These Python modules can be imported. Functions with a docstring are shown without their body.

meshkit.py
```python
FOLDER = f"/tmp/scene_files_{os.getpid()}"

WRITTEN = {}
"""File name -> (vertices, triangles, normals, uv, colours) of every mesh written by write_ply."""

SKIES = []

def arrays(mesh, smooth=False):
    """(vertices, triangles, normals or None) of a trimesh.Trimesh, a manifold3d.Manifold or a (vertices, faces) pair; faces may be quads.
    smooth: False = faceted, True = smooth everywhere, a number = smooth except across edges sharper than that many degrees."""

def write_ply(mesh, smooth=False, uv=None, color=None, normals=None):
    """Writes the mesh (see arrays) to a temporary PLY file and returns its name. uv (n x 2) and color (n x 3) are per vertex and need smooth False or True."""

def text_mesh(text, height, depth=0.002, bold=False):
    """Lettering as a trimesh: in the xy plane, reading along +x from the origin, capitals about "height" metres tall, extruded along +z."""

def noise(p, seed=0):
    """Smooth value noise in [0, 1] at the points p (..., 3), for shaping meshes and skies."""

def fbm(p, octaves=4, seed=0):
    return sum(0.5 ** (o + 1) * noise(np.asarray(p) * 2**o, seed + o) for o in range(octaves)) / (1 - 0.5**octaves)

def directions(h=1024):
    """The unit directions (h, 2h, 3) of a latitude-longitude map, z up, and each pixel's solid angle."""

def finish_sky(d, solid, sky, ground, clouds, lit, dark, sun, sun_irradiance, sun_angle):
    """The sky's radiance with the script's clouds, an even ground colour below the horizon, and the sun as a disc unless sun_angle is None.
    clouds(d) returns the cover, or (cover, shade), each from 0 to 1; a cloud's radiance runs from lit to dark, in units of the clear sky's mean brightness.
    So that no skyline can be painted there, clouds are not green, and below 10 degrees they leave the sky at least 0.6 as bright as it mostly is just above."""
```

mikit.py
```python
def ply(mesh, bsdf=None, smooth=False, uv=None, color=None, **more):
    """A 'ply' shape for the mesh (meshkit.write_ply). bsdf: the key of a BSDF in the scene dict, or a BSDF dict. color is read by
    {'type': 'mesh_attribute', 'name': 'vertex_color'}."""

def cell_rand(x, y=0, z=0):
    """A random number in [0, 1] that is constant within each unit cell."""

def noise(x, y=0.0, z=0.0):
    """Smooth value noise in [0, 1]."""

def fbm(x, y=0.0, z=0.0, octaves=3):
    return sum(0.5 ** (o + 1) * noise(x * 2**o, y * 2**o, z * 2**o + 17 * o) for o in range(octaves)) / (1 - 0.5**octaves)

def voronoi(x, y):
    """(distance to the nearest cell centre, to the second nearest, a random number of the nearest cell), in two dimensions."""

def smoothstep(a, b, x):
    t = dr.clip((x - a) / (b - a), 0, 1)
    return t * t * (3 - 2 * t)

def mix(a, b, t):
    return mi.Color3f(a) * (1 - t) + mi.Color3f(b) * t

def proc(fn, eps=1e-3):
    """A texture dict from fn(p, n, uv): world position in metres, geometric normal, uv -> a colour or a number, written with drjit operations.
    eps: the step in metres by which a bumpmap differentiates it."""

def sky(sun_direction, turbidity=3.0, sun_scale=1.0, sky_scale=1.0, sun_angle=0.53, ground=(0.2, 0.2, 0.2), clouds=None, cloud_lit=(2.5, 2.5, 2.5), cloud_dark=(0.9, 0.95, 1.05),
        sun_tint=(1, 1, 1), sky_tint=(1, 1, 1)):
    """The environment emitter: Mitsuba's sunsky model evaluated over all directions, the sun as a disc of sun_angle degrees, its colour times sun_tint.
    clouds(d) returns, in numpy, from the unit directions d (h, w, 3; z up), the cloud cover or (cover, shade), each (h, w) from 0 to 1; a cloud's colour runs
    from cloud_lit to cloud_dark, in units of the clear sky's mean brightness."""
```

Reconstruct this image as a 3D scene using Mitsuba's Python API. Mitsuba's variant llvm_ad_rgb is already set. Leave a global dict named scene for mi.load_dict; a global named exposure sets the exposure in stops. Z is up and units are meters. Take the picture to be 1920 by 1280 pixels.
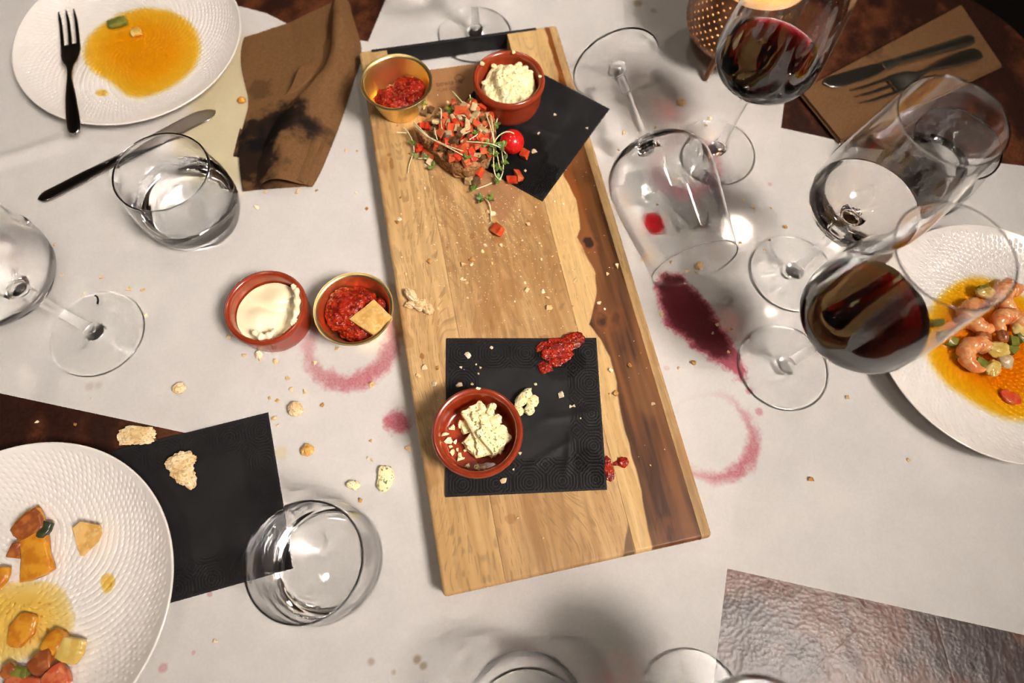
import math, random
import numpy as np, trimesh, manifold3d as m3
import drjit as dr, mitsuba as mi
import mikit, meshkit
from mikit import noise, fbm, voronoi, smoothstep, mix, proc
from shapely.geometry import Polygon
T = mi.ScalarTransform4f
scene, labels = {}, {}

# ---------------------------------------------------------------- camera, lamps, exposure
PITCH, ROLL, CAM_H = 0.34998, 0.08102, 0.48613
_f = np.array([0, math.sin(PITCH), -math.cos(PITCH)])
_u = np.array([-math.sin(ROLL), math.cos(ROLL) * math.cos(PITCH), math.cos(ROLL) * math.sin(PITCH)])
scene['camera'] = {'type': 'thinlens', 'fov': 81.7505, 'fov_axis': 'x', 'aperture_radius': 0.0030, 'focus_distance': 0.475,
    'near_clip': 0.01, 'far_clip': 50.0,
    'to_world': T().look_at(origin=[0, 0, CAM_H], target=[0, float(_f[1]), CAM_H + float(_f[2])], up=[float(x) for x in _u])}
exposure = 6.0

def lamp_disc(key, pos, target, radius, rgb):
    scene[key] = {'type': 'disk', 'to_world': T().look_at(origin=list(pos), target=list(target), up=[0, 1, 0.01]).scale([radius, radius, 1]),
                  'emitter': {'type': 'area', 'radiance': {'type': 'rgb', 'value': list(rgb)}}, 'bsdf': {'type': 'diffuse', 'reflectance': {'type': 'rgb', 'value': 0.02}}}
KEY = (1.135, -0.495, 1.76)
AIM = (-0.34, 0.49, 0)
lamp_disc('studio_lamp__diffuser', KEY, AIM, 0.27, (1.55, 1.39, 1.255))
lamp_disc('ceiling_spot__bulb', (-0.5, 0.9, 2.245), (-0.2, 0.3, 0), 0.09, (0.96, 0.85, 0.72))
lamp_disc('ceiling_spot_001__bulb', (0.75, 1.15, 2.245), (0.35, 0.4, 0), 0.09, (1.05, 0.91, 0.75))
lamp_disc('ceiling_spot_002__bulb', (-0.75, -0.5, 2.245), (-0.2, 0.2, 0), 0.09, (0.96, 0.85, 0.72))

# ---------------------------------------------------------------- helpers
rng = np.random.default_rng(7)
def rgb(*c): return {'type': 'rgb', 'value': list(c)}
def mat(key, d): scene[key] = d; return key
def number(k):
    if k not in names: names[k] = 0; return k
    names[k] += 1; return '%s_%03d' % (k, names[k])
names = {}
def put(key, mesh, bsdf, smooth=30, uv=None, **more):
    scene[key] = mikit.ply(mesh, bsdf, smooth=smooth, uv=uv, **more); return key
def tag(key, label, cat=None, group=None, kind=None):
    d = {'label': label}
    if cat: d['category'] = cat
    if group: d['group'] = group
    if kind: d['kind'] = kind
    labels[key] = d
def child(parent, part, mesh, bsdf, smooth=30, uv=None, label=None):
    k = number(parent + '__' + part); put(k, mesh, bsdf, smooth, uv)
    if label: labels[k] = {'label': label}
    return k
def TM(v, f): return trimesh.Trimesh(np.asarray(v, float), np.asarray(f, int), process=False)
def cat(ms): return trimesh.util.concatenate(ms)
def lathe(profile, n=96, close=False, center=(0, 0, 0)):
    """revolve (r, z) points; r == 0 points become poles."""
    p = np.asarray(profile, float)
    a = np.arange(n) * 2 * np.pi / n
    verts, rows = [], []
    for r, z in p:
        if r < 1e-9: rows.append([len(verts)] * n); verts.append([0, 0, z])
        else:
            rows.append(list(range(len(verts), len(verts) + n))); verts += [[r * math.cos(t), r * math.sin(t), z] for t in a]
    f = []
    idx = list(range(len(rows))) + ([0] if close else [])
    for i, j in zip(idx[:-1], idx[1:]):
        A, Bq = rows[i], rows[j]
        for k in range(n):
            k2 = (k + 1) % n
            if A[k] != A[k2]: f.append([A[k], A[k2], Bq[k2]])
            if Bq[k] != Bq[k2]: f.append([A[k], Bq[k2], Bq[k]])
    m = TM(np.array(verts) + center, f)
    return m
def spline(pts, n=40):
    from scipy.interpolate import PchipInterpolator
    p = np.asarray(pts, float); s = np.r_[0, np.cumsum(np.linalg.norm(np.diff(p, axis=0), axis=1))]
    t = np.linspace(0, s[-1], n)
    return np.c_[[PchipInterpolator(s, p[:, k])(t) for k in range(p.shape[1])]].T
def smooth_line(pts, n=40):
    from scipy.interpolate import CubicSpline
    p = np.asarray(pts, float); s = np.r_[0, np.cumsum(np.linalg.norm(np.diff(p, axis=0), axis=1))]
    return CubicSpline(s, p)(np.linspace(0, s[-1], n))
def tube(path, rad, n=10, cap=True):
    p = np.asarray(path, float); r = np.broadcast_to(np.asarray(rad, float), (len(p),))
    tan = np.gradient(p, axis=0); tan /= np.linalg.norm(tan, axis=1, keepdims=True) + 1e-12
    up = np.array([0, 0, 1.0]) if abs(tan[0, 2]) < .9 else np.array([1.0, 0, 0])
    v = []; a = np.arange(n) * 2 * np.pi / n
    for i in range(len(p)):
        x = up - tan[i] * (up @ tan[i]); x /= np.linalg.norm(x); up = x
        y = np.cross(tan[i], x); v.append(p[i] + r[i] * (np.cos(a)[:, None] * x + np.sin(a)[:, None] * y))
    V = np.vstack(v); f = []
    for i in range(len(p) - 1):
        for k in range(n):
            k2 = (k + 1) % n; A = i * n
            f += [[A + k, A + k2, A + n + k2], [A + k, A + n + k2, A + n + k]]
    if cap:
        V = np.vstack([V, p[0], p[-1]]); e = (len(p) - 1) * n
        for k in range(n):
            k2 = (k + 1) % n; f += [[len(V) - 2, k2, k], [len(V) - 1, e + k, e + k2]]
    return TM(V, f)
def torus(R, r, z=0, n=96, m=10):
    a = np.arange(m) * 2 * np.pi / m
    return lathe([(R + r * math.cos(t), z + r * math.sin(t)) for t in a], n, close=True)
def hull(p):
    m = trimesh.convex.convex_hull(np.asarray(p)); return m
def dice(size, seed, jit=.42):
    """a small irregular cut cube with blunted corners."""
    g = np.random.default_rng(seed); s = np.broadcast_to(np.asarray(size, float), (3,))
    pts = []
    for c in np.array(np.meshgrid(*[[-1, 1]] * 3)).reshape(3, -1).T:
        c = c * (1 - jit * g.random(3))
        for k in range(3):
            q = c.copy(); q[k] *= .82; pts.append(q)
    return hull(np.array(pts) * s / 2)
def blob(size, seed, amp=.25, freq=2.0, sub=3, octaves=3):
    m = trimesh.creation.icosphere(subdivisions=sub)
    v = np.array(m.vertices); d = 1 + amp * 2 * (meshkit.fbm(v * freq + 11.3 * (seed % 97) + 50, octaves, seed) - .5)
    return TM(v * d[:, None] * np.asarray(size) / 2, m.faces)
def chunk(size, seed, sub=2, rough=.35, freq=2.2):
    """ragged torn piece: hull of random points, subdivided and roughened."""
    g = np.random.default_rng(seed)
    h = hull(g.uniform(-1, 1, (13, 3)))
    for _ in range(sub): h = h.subdivide()
    v = np.array(h.vertices); n = np.array(h.vertex_normals)
    d = rough * (meshkit.fbm(v * freq + seed % 89 + 40, 3, seed) - .5)
    v = v + n * d[:, None]
    ext = v.max(0) - v.min(0); v = (v - (v.max(0) + v.min(0)) / 2) / ext * np.asarray(size)
    return TM(v, h.faces)
def rot(ax, ay, az): return trimesh.transformations.euler_matrix(ax, ay, az)
def at(mesh, x, y, z, rz=0, rx=0, ry=0):
    m = mesh.copy(); m.apply_transform(rot(rx, ry, rz)); m.apply_translation([x, y, z]); return m
def drop(mesh, x, y, ground, rz=0, rx=0, ry=0, sink=0.0):
    """rotate, then rest the lowest point on the height ground."""
    m = mesh.copy(); m.apply_transform(rot(rx, ry, rz)); z = m.vertices[:, 2].min()
    m.apply_translation([x, y, ground - z - sink]); return m
def sheet(outline_fn, nu, nv, zfun, thick):
    """solid sheet over a (u, v) grid: outline_fn(u, v) -> x, y ; zfun(x, y, u, v) -> top height ; returns mesh, uv (metres along the sheet)."""
    u, v = np.meshgrid(np.linspace(0, 1, nu), np.linspace(0, 1, nv), indexing='ij')
    x, y = outline_fn(u, v); z = zfun(x, y, u, v)
    top = np.stack([x, y, z], -1).reshape(-1, 3)
    bot = top - [0, 0, thick]
    i = np.arange(nu * nv).reshape(nu, nv); a, b, c, d = i[:-1, :-1], i[1:, :-1], i[1:, 1:], i[:-1, 1:]
    f = np.vstack([np.stack([a, b, c], -1).reshape(-1, 3), np.stack([a, c, d], -1).reshape(-1, 3)])
    if np.cross(top[f[0, 1]] - top[f[0, 0]], top[f[0, 2]] - top[f[0, 0]])[2] < 0: f = f[:, ::-1]
    N = nu * nv
    ring = np.r_[i[:, 0], i[-1, 1:], i[-2::-1, -1], i[0, -2:0:-1]]; r2 = np.roll(ring, -1)
    side = np.vstack([np.stack([ring, r2, r2 + N], -1), np.stack([ring, r2 + N, ring + N], -1)])
    # orient the sides outward
    c0 = top.mean(0); k = side[0]; V = np.vstack([top, bot])
    nrm = np.cross(V[k[1]] - V[k[0]], V[k[2]] - V[k[0]])
    if nrm[:2] @ (V[k[0]] - c0)[:2] < 0: side = side[:, ::-1]
    # sides get their own vertices so that the rim stays crisp
    sv = V[side.ravel()]; sf = np.arange(len(sv)).reshape(-1, 3) + 2 * N
    uv = np.stack([u, v], -1).reshape(-1, 2); uvs = np.vstack([uv, uv])
    return TM(np.vstack([V, sv]), np.vstack([f, f[:, ::-1] + N, sf])), np.vstack([uvs, uvs[side.ravel()]])
def quad_fn(c):
    c = np.asarray(c, float)   # corners at (0,0) (1,0) (1,1) (0,1)
    def fn(u, v):
        p = [(1 - u) * (1 - v) * c[0, k] + u * (1 - v) * c[1, k] + u * v * c[2, k] + (1 - u) * v * c[3, k] for k in (0, 1)]
        return p
    return fn
def fb(x, y, s, seed=0, o=3): return meshkit.fbm(np.stack([np.asarray(x) * s + 60, np.asarray(y) * s + 60, np.zeros_like(x) + seed * 3.7], -1), o, seed)
def piecewise(x, xs, ys):
    """drjit piecewise linear function through the points (xs increasing)."""
    out = mi.Float(ys[0])
    for a, b, c, d in zip(xs[:-1], xs[1:], ys[:-1], ys[1:]): out = out + dr.clip((x - a) / (b - a), 0, 1) * (d - c)
    return out

# ---------------------------------------------------------------- materials
def principled(key, color, rough=.5, spec=.5, metal=0, bump=None, bump_scale=1.0, bump_eps=4e-4, **kw):
    c = rgb(*color) if isinstance(color, tuple) else proc(color)
    d = {'type': 'principled', 'base_color': c, 'roughness': rough if isinstance(rough, (int, float)) else proc(rough), 'specular': spec, 'metallic': metal, **kw}
    if bump: d = {'type': 'bumpmap', 'bump': proc(bump, bump_eps), 'scale': bump_scale, 'bsdf': d}
    return mat(key, {'type': 'twosided', 'bsdf': d})

def stain_field(p):
    """wine, grease and sauce marks on the white paper, as (pink, dark, yellow, vivid) strengths."""
    x, y = p.x, p.y
    w = (fbm(x * 140, y * 140, 0, 2) - .5) * .62; w2 = (noise(x * 650, y * 650) - .5)
    def d(c): return dr.sqrt(dr.square(x - c[0]) + dr.square(y - c[1]))
    def ring(c, ro, ri, thick_dir, thin):
        r = d(c) + w * .011 + w2 * .0022
        ang = ((x - c[0]) * thick_dir[0] + (y - c[1]) * thick_dir[1]) / dr.maximum(d(c), 1e-4)
        t = dr.clip(ang * .5 + .5, 0, 1)
        inner = ri + (1 - t) * (ro - ri) * thin
        return smoothstep(inner - .003, inner + .006, r) * (1 - smoothstep(ro - .007, ro + .002, r)) * (.35 + .65 * t)
    pink = dr.maximum(ring((-0.1389, 0.1630), .0440, .0255, (.45, -.9), .45), ring((0.1740, 0.1070), .0405, .0255, (.78, -.62), .85))
    pink = dr.maximum(pink, .95 * ring((0.1570, 0.3759), .0400, .0230, (.25, -.97), .5))
    def seg(a, b, ra, rb):
        ax, ay = b[0] - a[0], b[1] - a[1]; L = ax * ax + ay * ay
        t = dr.clip(((x - a[0]) * ax + (y - a[1]) * ay) / L, 0, 1)
        return dr.sqrt(dr.square(x - a[0] - ax * t) + dr.square(y - a[1] - ay * t)) - (ra + (rb - ra) * t)
    sp = dr.minimum(seg((0.1424, 0.2390), (0.1564, 0.2155), .0165, .0215), seg((0.1564, 0.2155), (0.1793, 0.1889), .0215, .0135))
    tail = seg((0.1807, 0.1890), (0.2006, 0.1651), .0125, .0045)
    n = w * .012 + w2 * .0025
    dark = 1 - smoothstep(-.006, .001, sp + n)
    pink = dr.maximum(pink, 1.25 * (1 - smoothstep(-.002, .0045, dr.minimum(sp, tail) + n)))
    for c, r, s in (((-0.0894, 0.0989), .0105, 1.1), ((0.2066, 0.1503), .0034, .8), ((0.2142, 0.1326), .0036, .7), ((-0.2104, -0.0421), .0026, .6), ((-0.2311, -0.0929), .0034, .6), ((-0.2122, -0.0812), .0017, .5),
                    ((0.1272, 0.2817), .004, .35), ((0.2397, 0.3633), .002, .4), ((0.1356, 0.1645), .003, .3)):
        soft = .012 if r > .012 else .45 * r
        pink = dr.maximum(pink, s * (1 - smoothstep(r - soft, r + soft * .6, d(c) + n * (.9 if r > .005 else .3))))
    vivid = 1 - smoothstep(.0075, .0135, dr.sqrt(dr.square(x - (0.1253, 0.3073)[0]) + dr.square((y - (0.1253, 0.3073)[1]) * .86)) + w * .004)
    yel = .8 * (1 - smoothstep(.010, .042, dr.minimum(seg((-0.3181, 0.4571), (-0.2898, 0.3401), .012, .010), seg((-0.3205, 0.3687), (-0.2970, 0.3808), .004, .01)) + w * .02))
    yel = dr.maximum(yel, .5 * (1 - smoothstep(.002, .008, d((-0.1790, 0.0651)) + w * .008)))
    brown = mi.Float(0)
    for c, r, s in (((-0.0835, -0.0781), .0032, .6), ((-0.0503, -0.0740), .0036, .8), ((-0.0451, -0.0781), .003, .7), ((-0.0660, -0.0837), .0022, .5), ((0.1092, 0.5897), .006, .75), ((0.1264, 0.5804), .004, .5), ((-0.3411, 0.1090), .004, .25), ((-0.3482, 0.1074), .004, .3)):
        brown = dr.maximum(brown, s * (1 - smoothstep(r * .3, r * 1.3, d(c) + w * .003)))
    return pink, dark, yel, vivid, brown
def paper_color(p, n, uv):
    tone = .76 + .06 * (fbm(p.x * 45, p.y * 45, 3, 3) - .5) + .035 * (noise(p.x * 700, p.y * 700) - .5)
    c = mi.Color3f(tone, tone * .965, tone * .935)
    pink, dark, yel, vivid, brown = stain_field(p)
    fine = .86 + .28 * noise(p.x * 900 + p.y * 300, p.y * 900)
    c = c * mix((1, 1, 1), (.93, .82, .48), yel)
    c = c * mix((1, 1, 1), (.48, .36, .20), brown)
    c = c * mix((1, 1, 1), (.78, .33, .385), dr.clip(pink * fine, 0, 1.2))
    c = c * mix((1, 1, 1), (.34, .27, .26), dr.clip(dark, 0, 1))
    return c * mix((1, 1, 1), (.80, .012, .022), vivid)
def paper_bump(p, n, uv):
    a = (p.x + p.y) * 1100; b = (p.x - p.y) * 1100
    return .00005 * noise(a, b) + .00035 * fbm(p.x * 130, p.y * 130, 0, 3)
mat('paper_sheet_material', {'type': 'bumpmap', 'bump': proc(paper_bump, 5e-4), 'scale': .7,
    'bsdf': {'type': 'principledthin', 'base_color': proc(paper_color), 'roughness': .75, 'spec_trans': 0.0, 'diff_trans': .62, 'eta': 1.2}})

def table_color(p, n, uv):
    a = fbm(p.x * 14, p.y * 14, 2, 4); b = fbm(p.x * 55 + 9, p.y * 40, 5, 3); c = noise(p.x * 600, p.y * 600)
    t = smoothstep(.46, .75, a * .65 + b * .45)
    col = mix((.022, .0060, .0032), (.105, .030, .011), t * .9)
    return col * (.75 + .5 * c)
def seams(p):
    s = mi.Float(1)
    for a, b in (((0.2951, -0.0134), (0.2592, -0.0449)), ((0.3409, -0.0296), (0.3456, -0.0594)), ((0.3113, 0.4551), (0.3783, 0.3860))):
        ax, ay = b[0] - a[0], b[1] - a[1]; L = math.hypot(ax, ay)
        q = ((p.x - a[0]) * ay - (p.y - a[1]) * ax) / L
        s = dr.minimum(s, smoothstep(.0002, .0011, dr.abs(q)))
    return s
def table_bump(p, n, uv):
    r = voronoi(p.x * 330, p.y * 330)
    return .0008 * fbm(p.x * 70, p.y * 70, 0, 4) + .00022 * r[0] + .0006 * fbm(p.x * 110 + 30, p.y * 45, 4, 3) + .00014 * seams(p)
principled('table_top_material', table_color, .37, .5, bump=table_bump, bump_scale=.55, bump_eps=6e-4)
principled('table_edge_material', (.10, .045, .02), .4)

BX, BY, BA = -0.0075, 0.2471, 0.28069
CB, SB = math.cos(BA), math.sin(BA)
def board_uv(p):
    dx, dy = p.x - BX, p.y - BY
    return dx * CB + dy * SB, -dx * SB + dy * CB
def to_board(u, w): return BX + u * CB - w * SB, BY + u * SB + w * CB
HEART = sorted([(w, u) for u, w in [(0.0889, 0.1936), (0.0744, 0.1233), (0.0662, 0.0753), (0.0717, 0.0477), (0.0676, 0.0171), (0.0633, 0.0096), (0.0653, -0.0002), (0.0677, -0.0158), (0.0704, -0.0281), (0.0660, -0.0471), (0.0578, -0.0659), (0.0525, -0.0738), (0.0589, -0.0888), (0.0632, -0.1061), (0.0625, -0.1271), (0.0594, -0.1453), (0.0584, -0.1669), (0.0586, -0.1898), (0.0586, -0.2156), (0.0562, -0.2313), (0.0545, -0.2603)]])
HW, HU = [h[0] for h in HEART], [h[1] for h in HEART]
KN = [(0.0719, 0.0024), (0.0652, -0.0738)]
VEE = [(-0.0546, 0.2277), (0.0156, 0.2263), (0.0416, 0.1293), (0.0368, 0.0719), (0.0007, 0.0382), (-0.0163, 0.0701)]
VEE_SIGN = -1.0 if ((VEE[2][0] - VEE[0][0]) * (VEE[1][1] - VEE[0][1]) - (VEE[2][1] - VEE[0][1]) * (VEE[1][0] - VEE[0][0])) > 0 else 1.0
TRI = [(0.0429, -0.2365), (0.0304, -0.2621), (0.0412, -0.2621)]
def grain(u, w, seed, swirl=.004, freq=230):
    uu = u + swirl * (fbm(u * 18, w * 7 + seed, seed, 3) - .5) * 2
    rings = fbm(uu * freq, w * 5, seed, 3)
    flecks = smoothstep(.60, .86, noise(u * 1500 + 60 * (noise(u * 40, w * 12) - .5), w * 130, seed + 5))
    flecks = dr.maximum(flecks * .9, smoothstep(.62, .85, noise(u * 420 + 30, w * 45, seed + 9)) * .55)
    return rings, flecks
OIL = [((-0.0887, 0.1187), .0022, .0065, .7), ((-0.0894, 0.1285), .0022, .0022, .6), ((-0.1051, 0.2015), .003, .006, .5), ((-0.0895, -0.0749), .0022, .003, .8), ((-0.0280, -0.0585), .0014, .006, .6), ((-0.0072, 0.0230), .006, .006, .6), ((-0.0290, 0.0283), .0025, .0035, .5), ((-0.0773, 0.1607), .0015, .0015, .6), ((-0.0502, 0.0451), .0025, .004, .4), ((-0.0443, -0.2154), .005, .004, .4), ((0.0130, -0.0779), .006, .002, .5), ((0.0438, -0.1960), .005, .004, .4)]
def light_wood(seed, base, dark, swirl=.004):
    def fn(p, n, uv):
        u, w = board_uv(p)
        r, fl = grain(u, w, seed, swirl)
        big = fbm(u * 26, w * 9, seed + 3, 3)
        c = mix(base, dark, dr.clip(.22 + 1.3 * (r - .40) + 1.5 * (big - .45), 0, 1))
        c = mix(c, (.20, .115, .05), fl * .52)
        st = smoothstep(.66, .76, fbm(u * 60, w * 34, seed + 20, 3)) * .5
        c = mix(c, (.30, .14, .05), st)
        for (a, b), ra, rb, k in OIL:
            q = dr.sqrt(dr.square((u - a) / ra) + dr.square((w - b) / rb)) + .5 * (noise(u * 500, w * 400) - .5)
            c = mix(c, (.26, .09, .02), k * (1 - smoothstep(.7, 1.1, q)))
        return c
    return fn
def main_wood(p, n, uv):
    u, w = board_uv(p)
    c = light_wood(3, (.52, .325, .145), (.34, .185, .070), .012)(p, n, uv)
    # brown cathedral heart towards the handle end, and the dark wedge at the foot end
    top = smoothstep(.085, .15, w + .05 * (fbm(u * 30, w * 12, 4) - .5) + .9 * (.02 - dr.abs(u + .01)))
    fig = smoothstep(.5, .72, fbm(u * 70 + 4, w * 16 + u * 60, 8, 3))
    vee = mi.Float(-1)
    for a, b in zip(VEE, VEE[1:] + VEE[:1]):
        L = math.hypot(b[0] - a[0], b[1] - a[1]); vee = dr.maximum(vee, VEE_SIGN * ((u - a[0]) * (b[1] - a[1]) - (w - a[1]) * (b[0] - a[0])) / L)
    top = 1 - smoothstep(-.004, .003, vee + .010 * (fbm(u * 90, w * 40, 4, 2) - .5))
    c = mix(c, (.31, .145, .066), dr.clip(top * .85, 0, 1))
    ray = smoothstep(.55, .8, noise((u + .55 * w) * 420, (w - .5 * u) * 26, 3)) * smoothstep(-.06, .0, -dr.abs(w - .06) + .05)
    c = mix(c, (.26, .15, .06), ray * .45)
    c = mix(c, (.30, .14, .045), fig * .4)
    e = mi.Float(-1)
    for a, b in zip(TRI, TRI[1:] + TRI[:1]):
        L = math.hypot(b[0] - a[0], b[1] - a[1])
        q = ((u - a[0]) * (b[1] - a[1]) - (w - a[1]) * (b[0] - a[0])) / L
        e = dr.maximum(e, q * TRI_SIGN)
    return mix(c, (.11, .055, .022), .85 * (1 - smoothstep(-.0005, .0012, e + .002 * (noise(u * 300, w * 60) - .5))))
_a, _b, _c = TRI
TRI_SIGN = -1.0 if ((_c[0] - _a[0]) * (_b[1] - _a[1]) - (_c[1] - _a[1]) * (_b[0] - _a[0])) > 0 else 1.0
def heart_wood(p, n, uv):
    u, w = board_uv(p)
    hb = piecewise(w, HW, HU) + .0012 * (noise(u * 200, w * 90) - .5)
    r, fl = grain(u, w, 7, .006, 260)
    sap = mix((.62, .42, .19), (.50, .30, .11), dr.clip(r * 1.1 - .1, 0, 1))
    sap = mix(sap, (.25, .16, .08), fl * .35)
    f1 = fbm(u * 150, w * 9, 21, 3)
    hrt = mix((.165, .060, .018), (.055, .018, .0055), dr.clip((f1 - .36) * 2.6, 0, 1))
    hrt = mix(hrt, (.22, .092, .032), .5 * smoothstep(.5, .75, fbm(u * 60 + 7, w * 14, 2, 3)))
    t = smoothstep(-.0006, .0012, u - hb)
    edge = (1 - smoothstep(0, .010, dr.abs(u - hb - .004))) * smoothstep(.0, .06, w)
    hrt = mix(hrt, (.20, .050, .009), edge * .8)
    c = mix(sap, hrt, t)
    for k, (a, b, s) in enumerate(((KN[0][0], KN[0][1], 1.0), (KN[1][0], KN[1][1], .9), ((0.0772, -0.0732)[0], (0.0772, -0.0732)[1], .55), ((0.0721, -0.2504)[0], (0.0721, -0.2504)[1], .6))):
        q = dr.sqrt(dr.square((u - a) * 1.5) + dr.square((w - b) * .85)) + .006 * (fbm(u * 200, w * 200, k, 2) - .5)
        c = mix(c, (.20, .06, .018), s * (1 - smoothstep(.004, .016, q)) * .8)
        c = mix(c, (.03, .012, .006), s * (1 - smoothstep(.0030, .0080, q)))
    return c
def wood_bump(p, n, uv):
    u, w = board_uv(p)
    return .00022 * fbm(u * 420, w * 30, 1, 3) + .00012 * noise(u * 1400, w * 110)
principled('board_plank_left_material', light_wood(1, (.56, .365, .165), (.41, .235, .09)), .48, .28, bump=wood_bump)
principled('board_plank_main_material', main_wood, .46, .28, bump=wood_bump)
principled('board_plank_heart_material', heart_wood, .42, .28, bump=wood_bump)
principled('board_plank_right_material', light_wood(5, (.52, .345, .15), (.31, .18, .072)), .5, .28, bump=wood_bump)
principled('black_iron', (.009, .009, .010), .45, .25)
principled('stamp_ink', (.16, .07, .03), .7, .2)

def emboss(uv):
    """dotted border and rows pressed into a folded paper napkin."""
    x, y = uv.x * 125, uv.y * 125      # millimetres
    e = dr.minimum(dr.minimum(x, 125 - x), dr.minimum(y, 125 - y))
    band = smoothstep(1, 2, e) * (1 - smoothstep(24, 27, e))
    cx, cy = x / 26, y / 26
    qx, qy = cx - dr.floor(cx) - .5, cy - dr.floor(cy) - .5
    oct_ = dr.maximum(dr.maximum(dr.abs(qx), dr.abs(qy)), .7071 * (dr.abs(qx) + dr.abs(qy))) * 26
    row = dr.abs(oct_ / 2.3 - dr.floor(oct_ / 2.3) - .5)
    along = dr.abs((x + 1.7 * y) / 2.2 - dr.floor((x + 1.7 * y) / 2.2) - .5)
    dots = smoothstep(.28, .1, row) * smoothstep(.36, .16, along)
    return dots * band
def napkin_bump(p, n, uv):
    return -.0010 * emboss(uv) + .00030 * fbm(p.x * 90, p.y * 90, 5, 3) + .00006 * noise(p.x * 1600, p.y * 1600)
def napkin_color(spots):
    def fn(p, n, uv):
        w = fbm(p.x * 170, p.y * 170, 1, 3) - .5
        base = .0085 + .006 * fbm(p.x * 60, p.y * 60, 2, 3)
        wet = mi.Float(0)
        for (cx, cy), r in spots:
            wet = dr.maximum(wet, 1 - smoothstep(r - .003, r + .002, dr.sqrt(dr.square(p.x - cx) + dr.square(p.y - cy)) + w * .012))
        return mi.Color3f(base, base * .98, base * 1.08) * (1 - .75 * wet)
    return fn
principled('black_napkin_material', napkin_color([]), .55, .25, bump=napkin_bump, bump_scale=.9, bump_eps=1.2e-4)
principled('black_napkin_wet_material', napkin_color([((-0.0143, 0.3563), .034), ((0.0073, 0.3344), .022)]), .55, .22, bump=napkin_bump, bump_scale=.9, bump_eps=1.2e-4)
principled('black_napkin_spot_material', napkin_color([((0.0408, 0.1578), .021), ((0.0648, 0.0762), .010), ((0.0742, 0.0696), .009)]), .6, .22, bump=napkin_bump, bump_scale=.9, bump_eps=1.2e-4)
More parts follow.
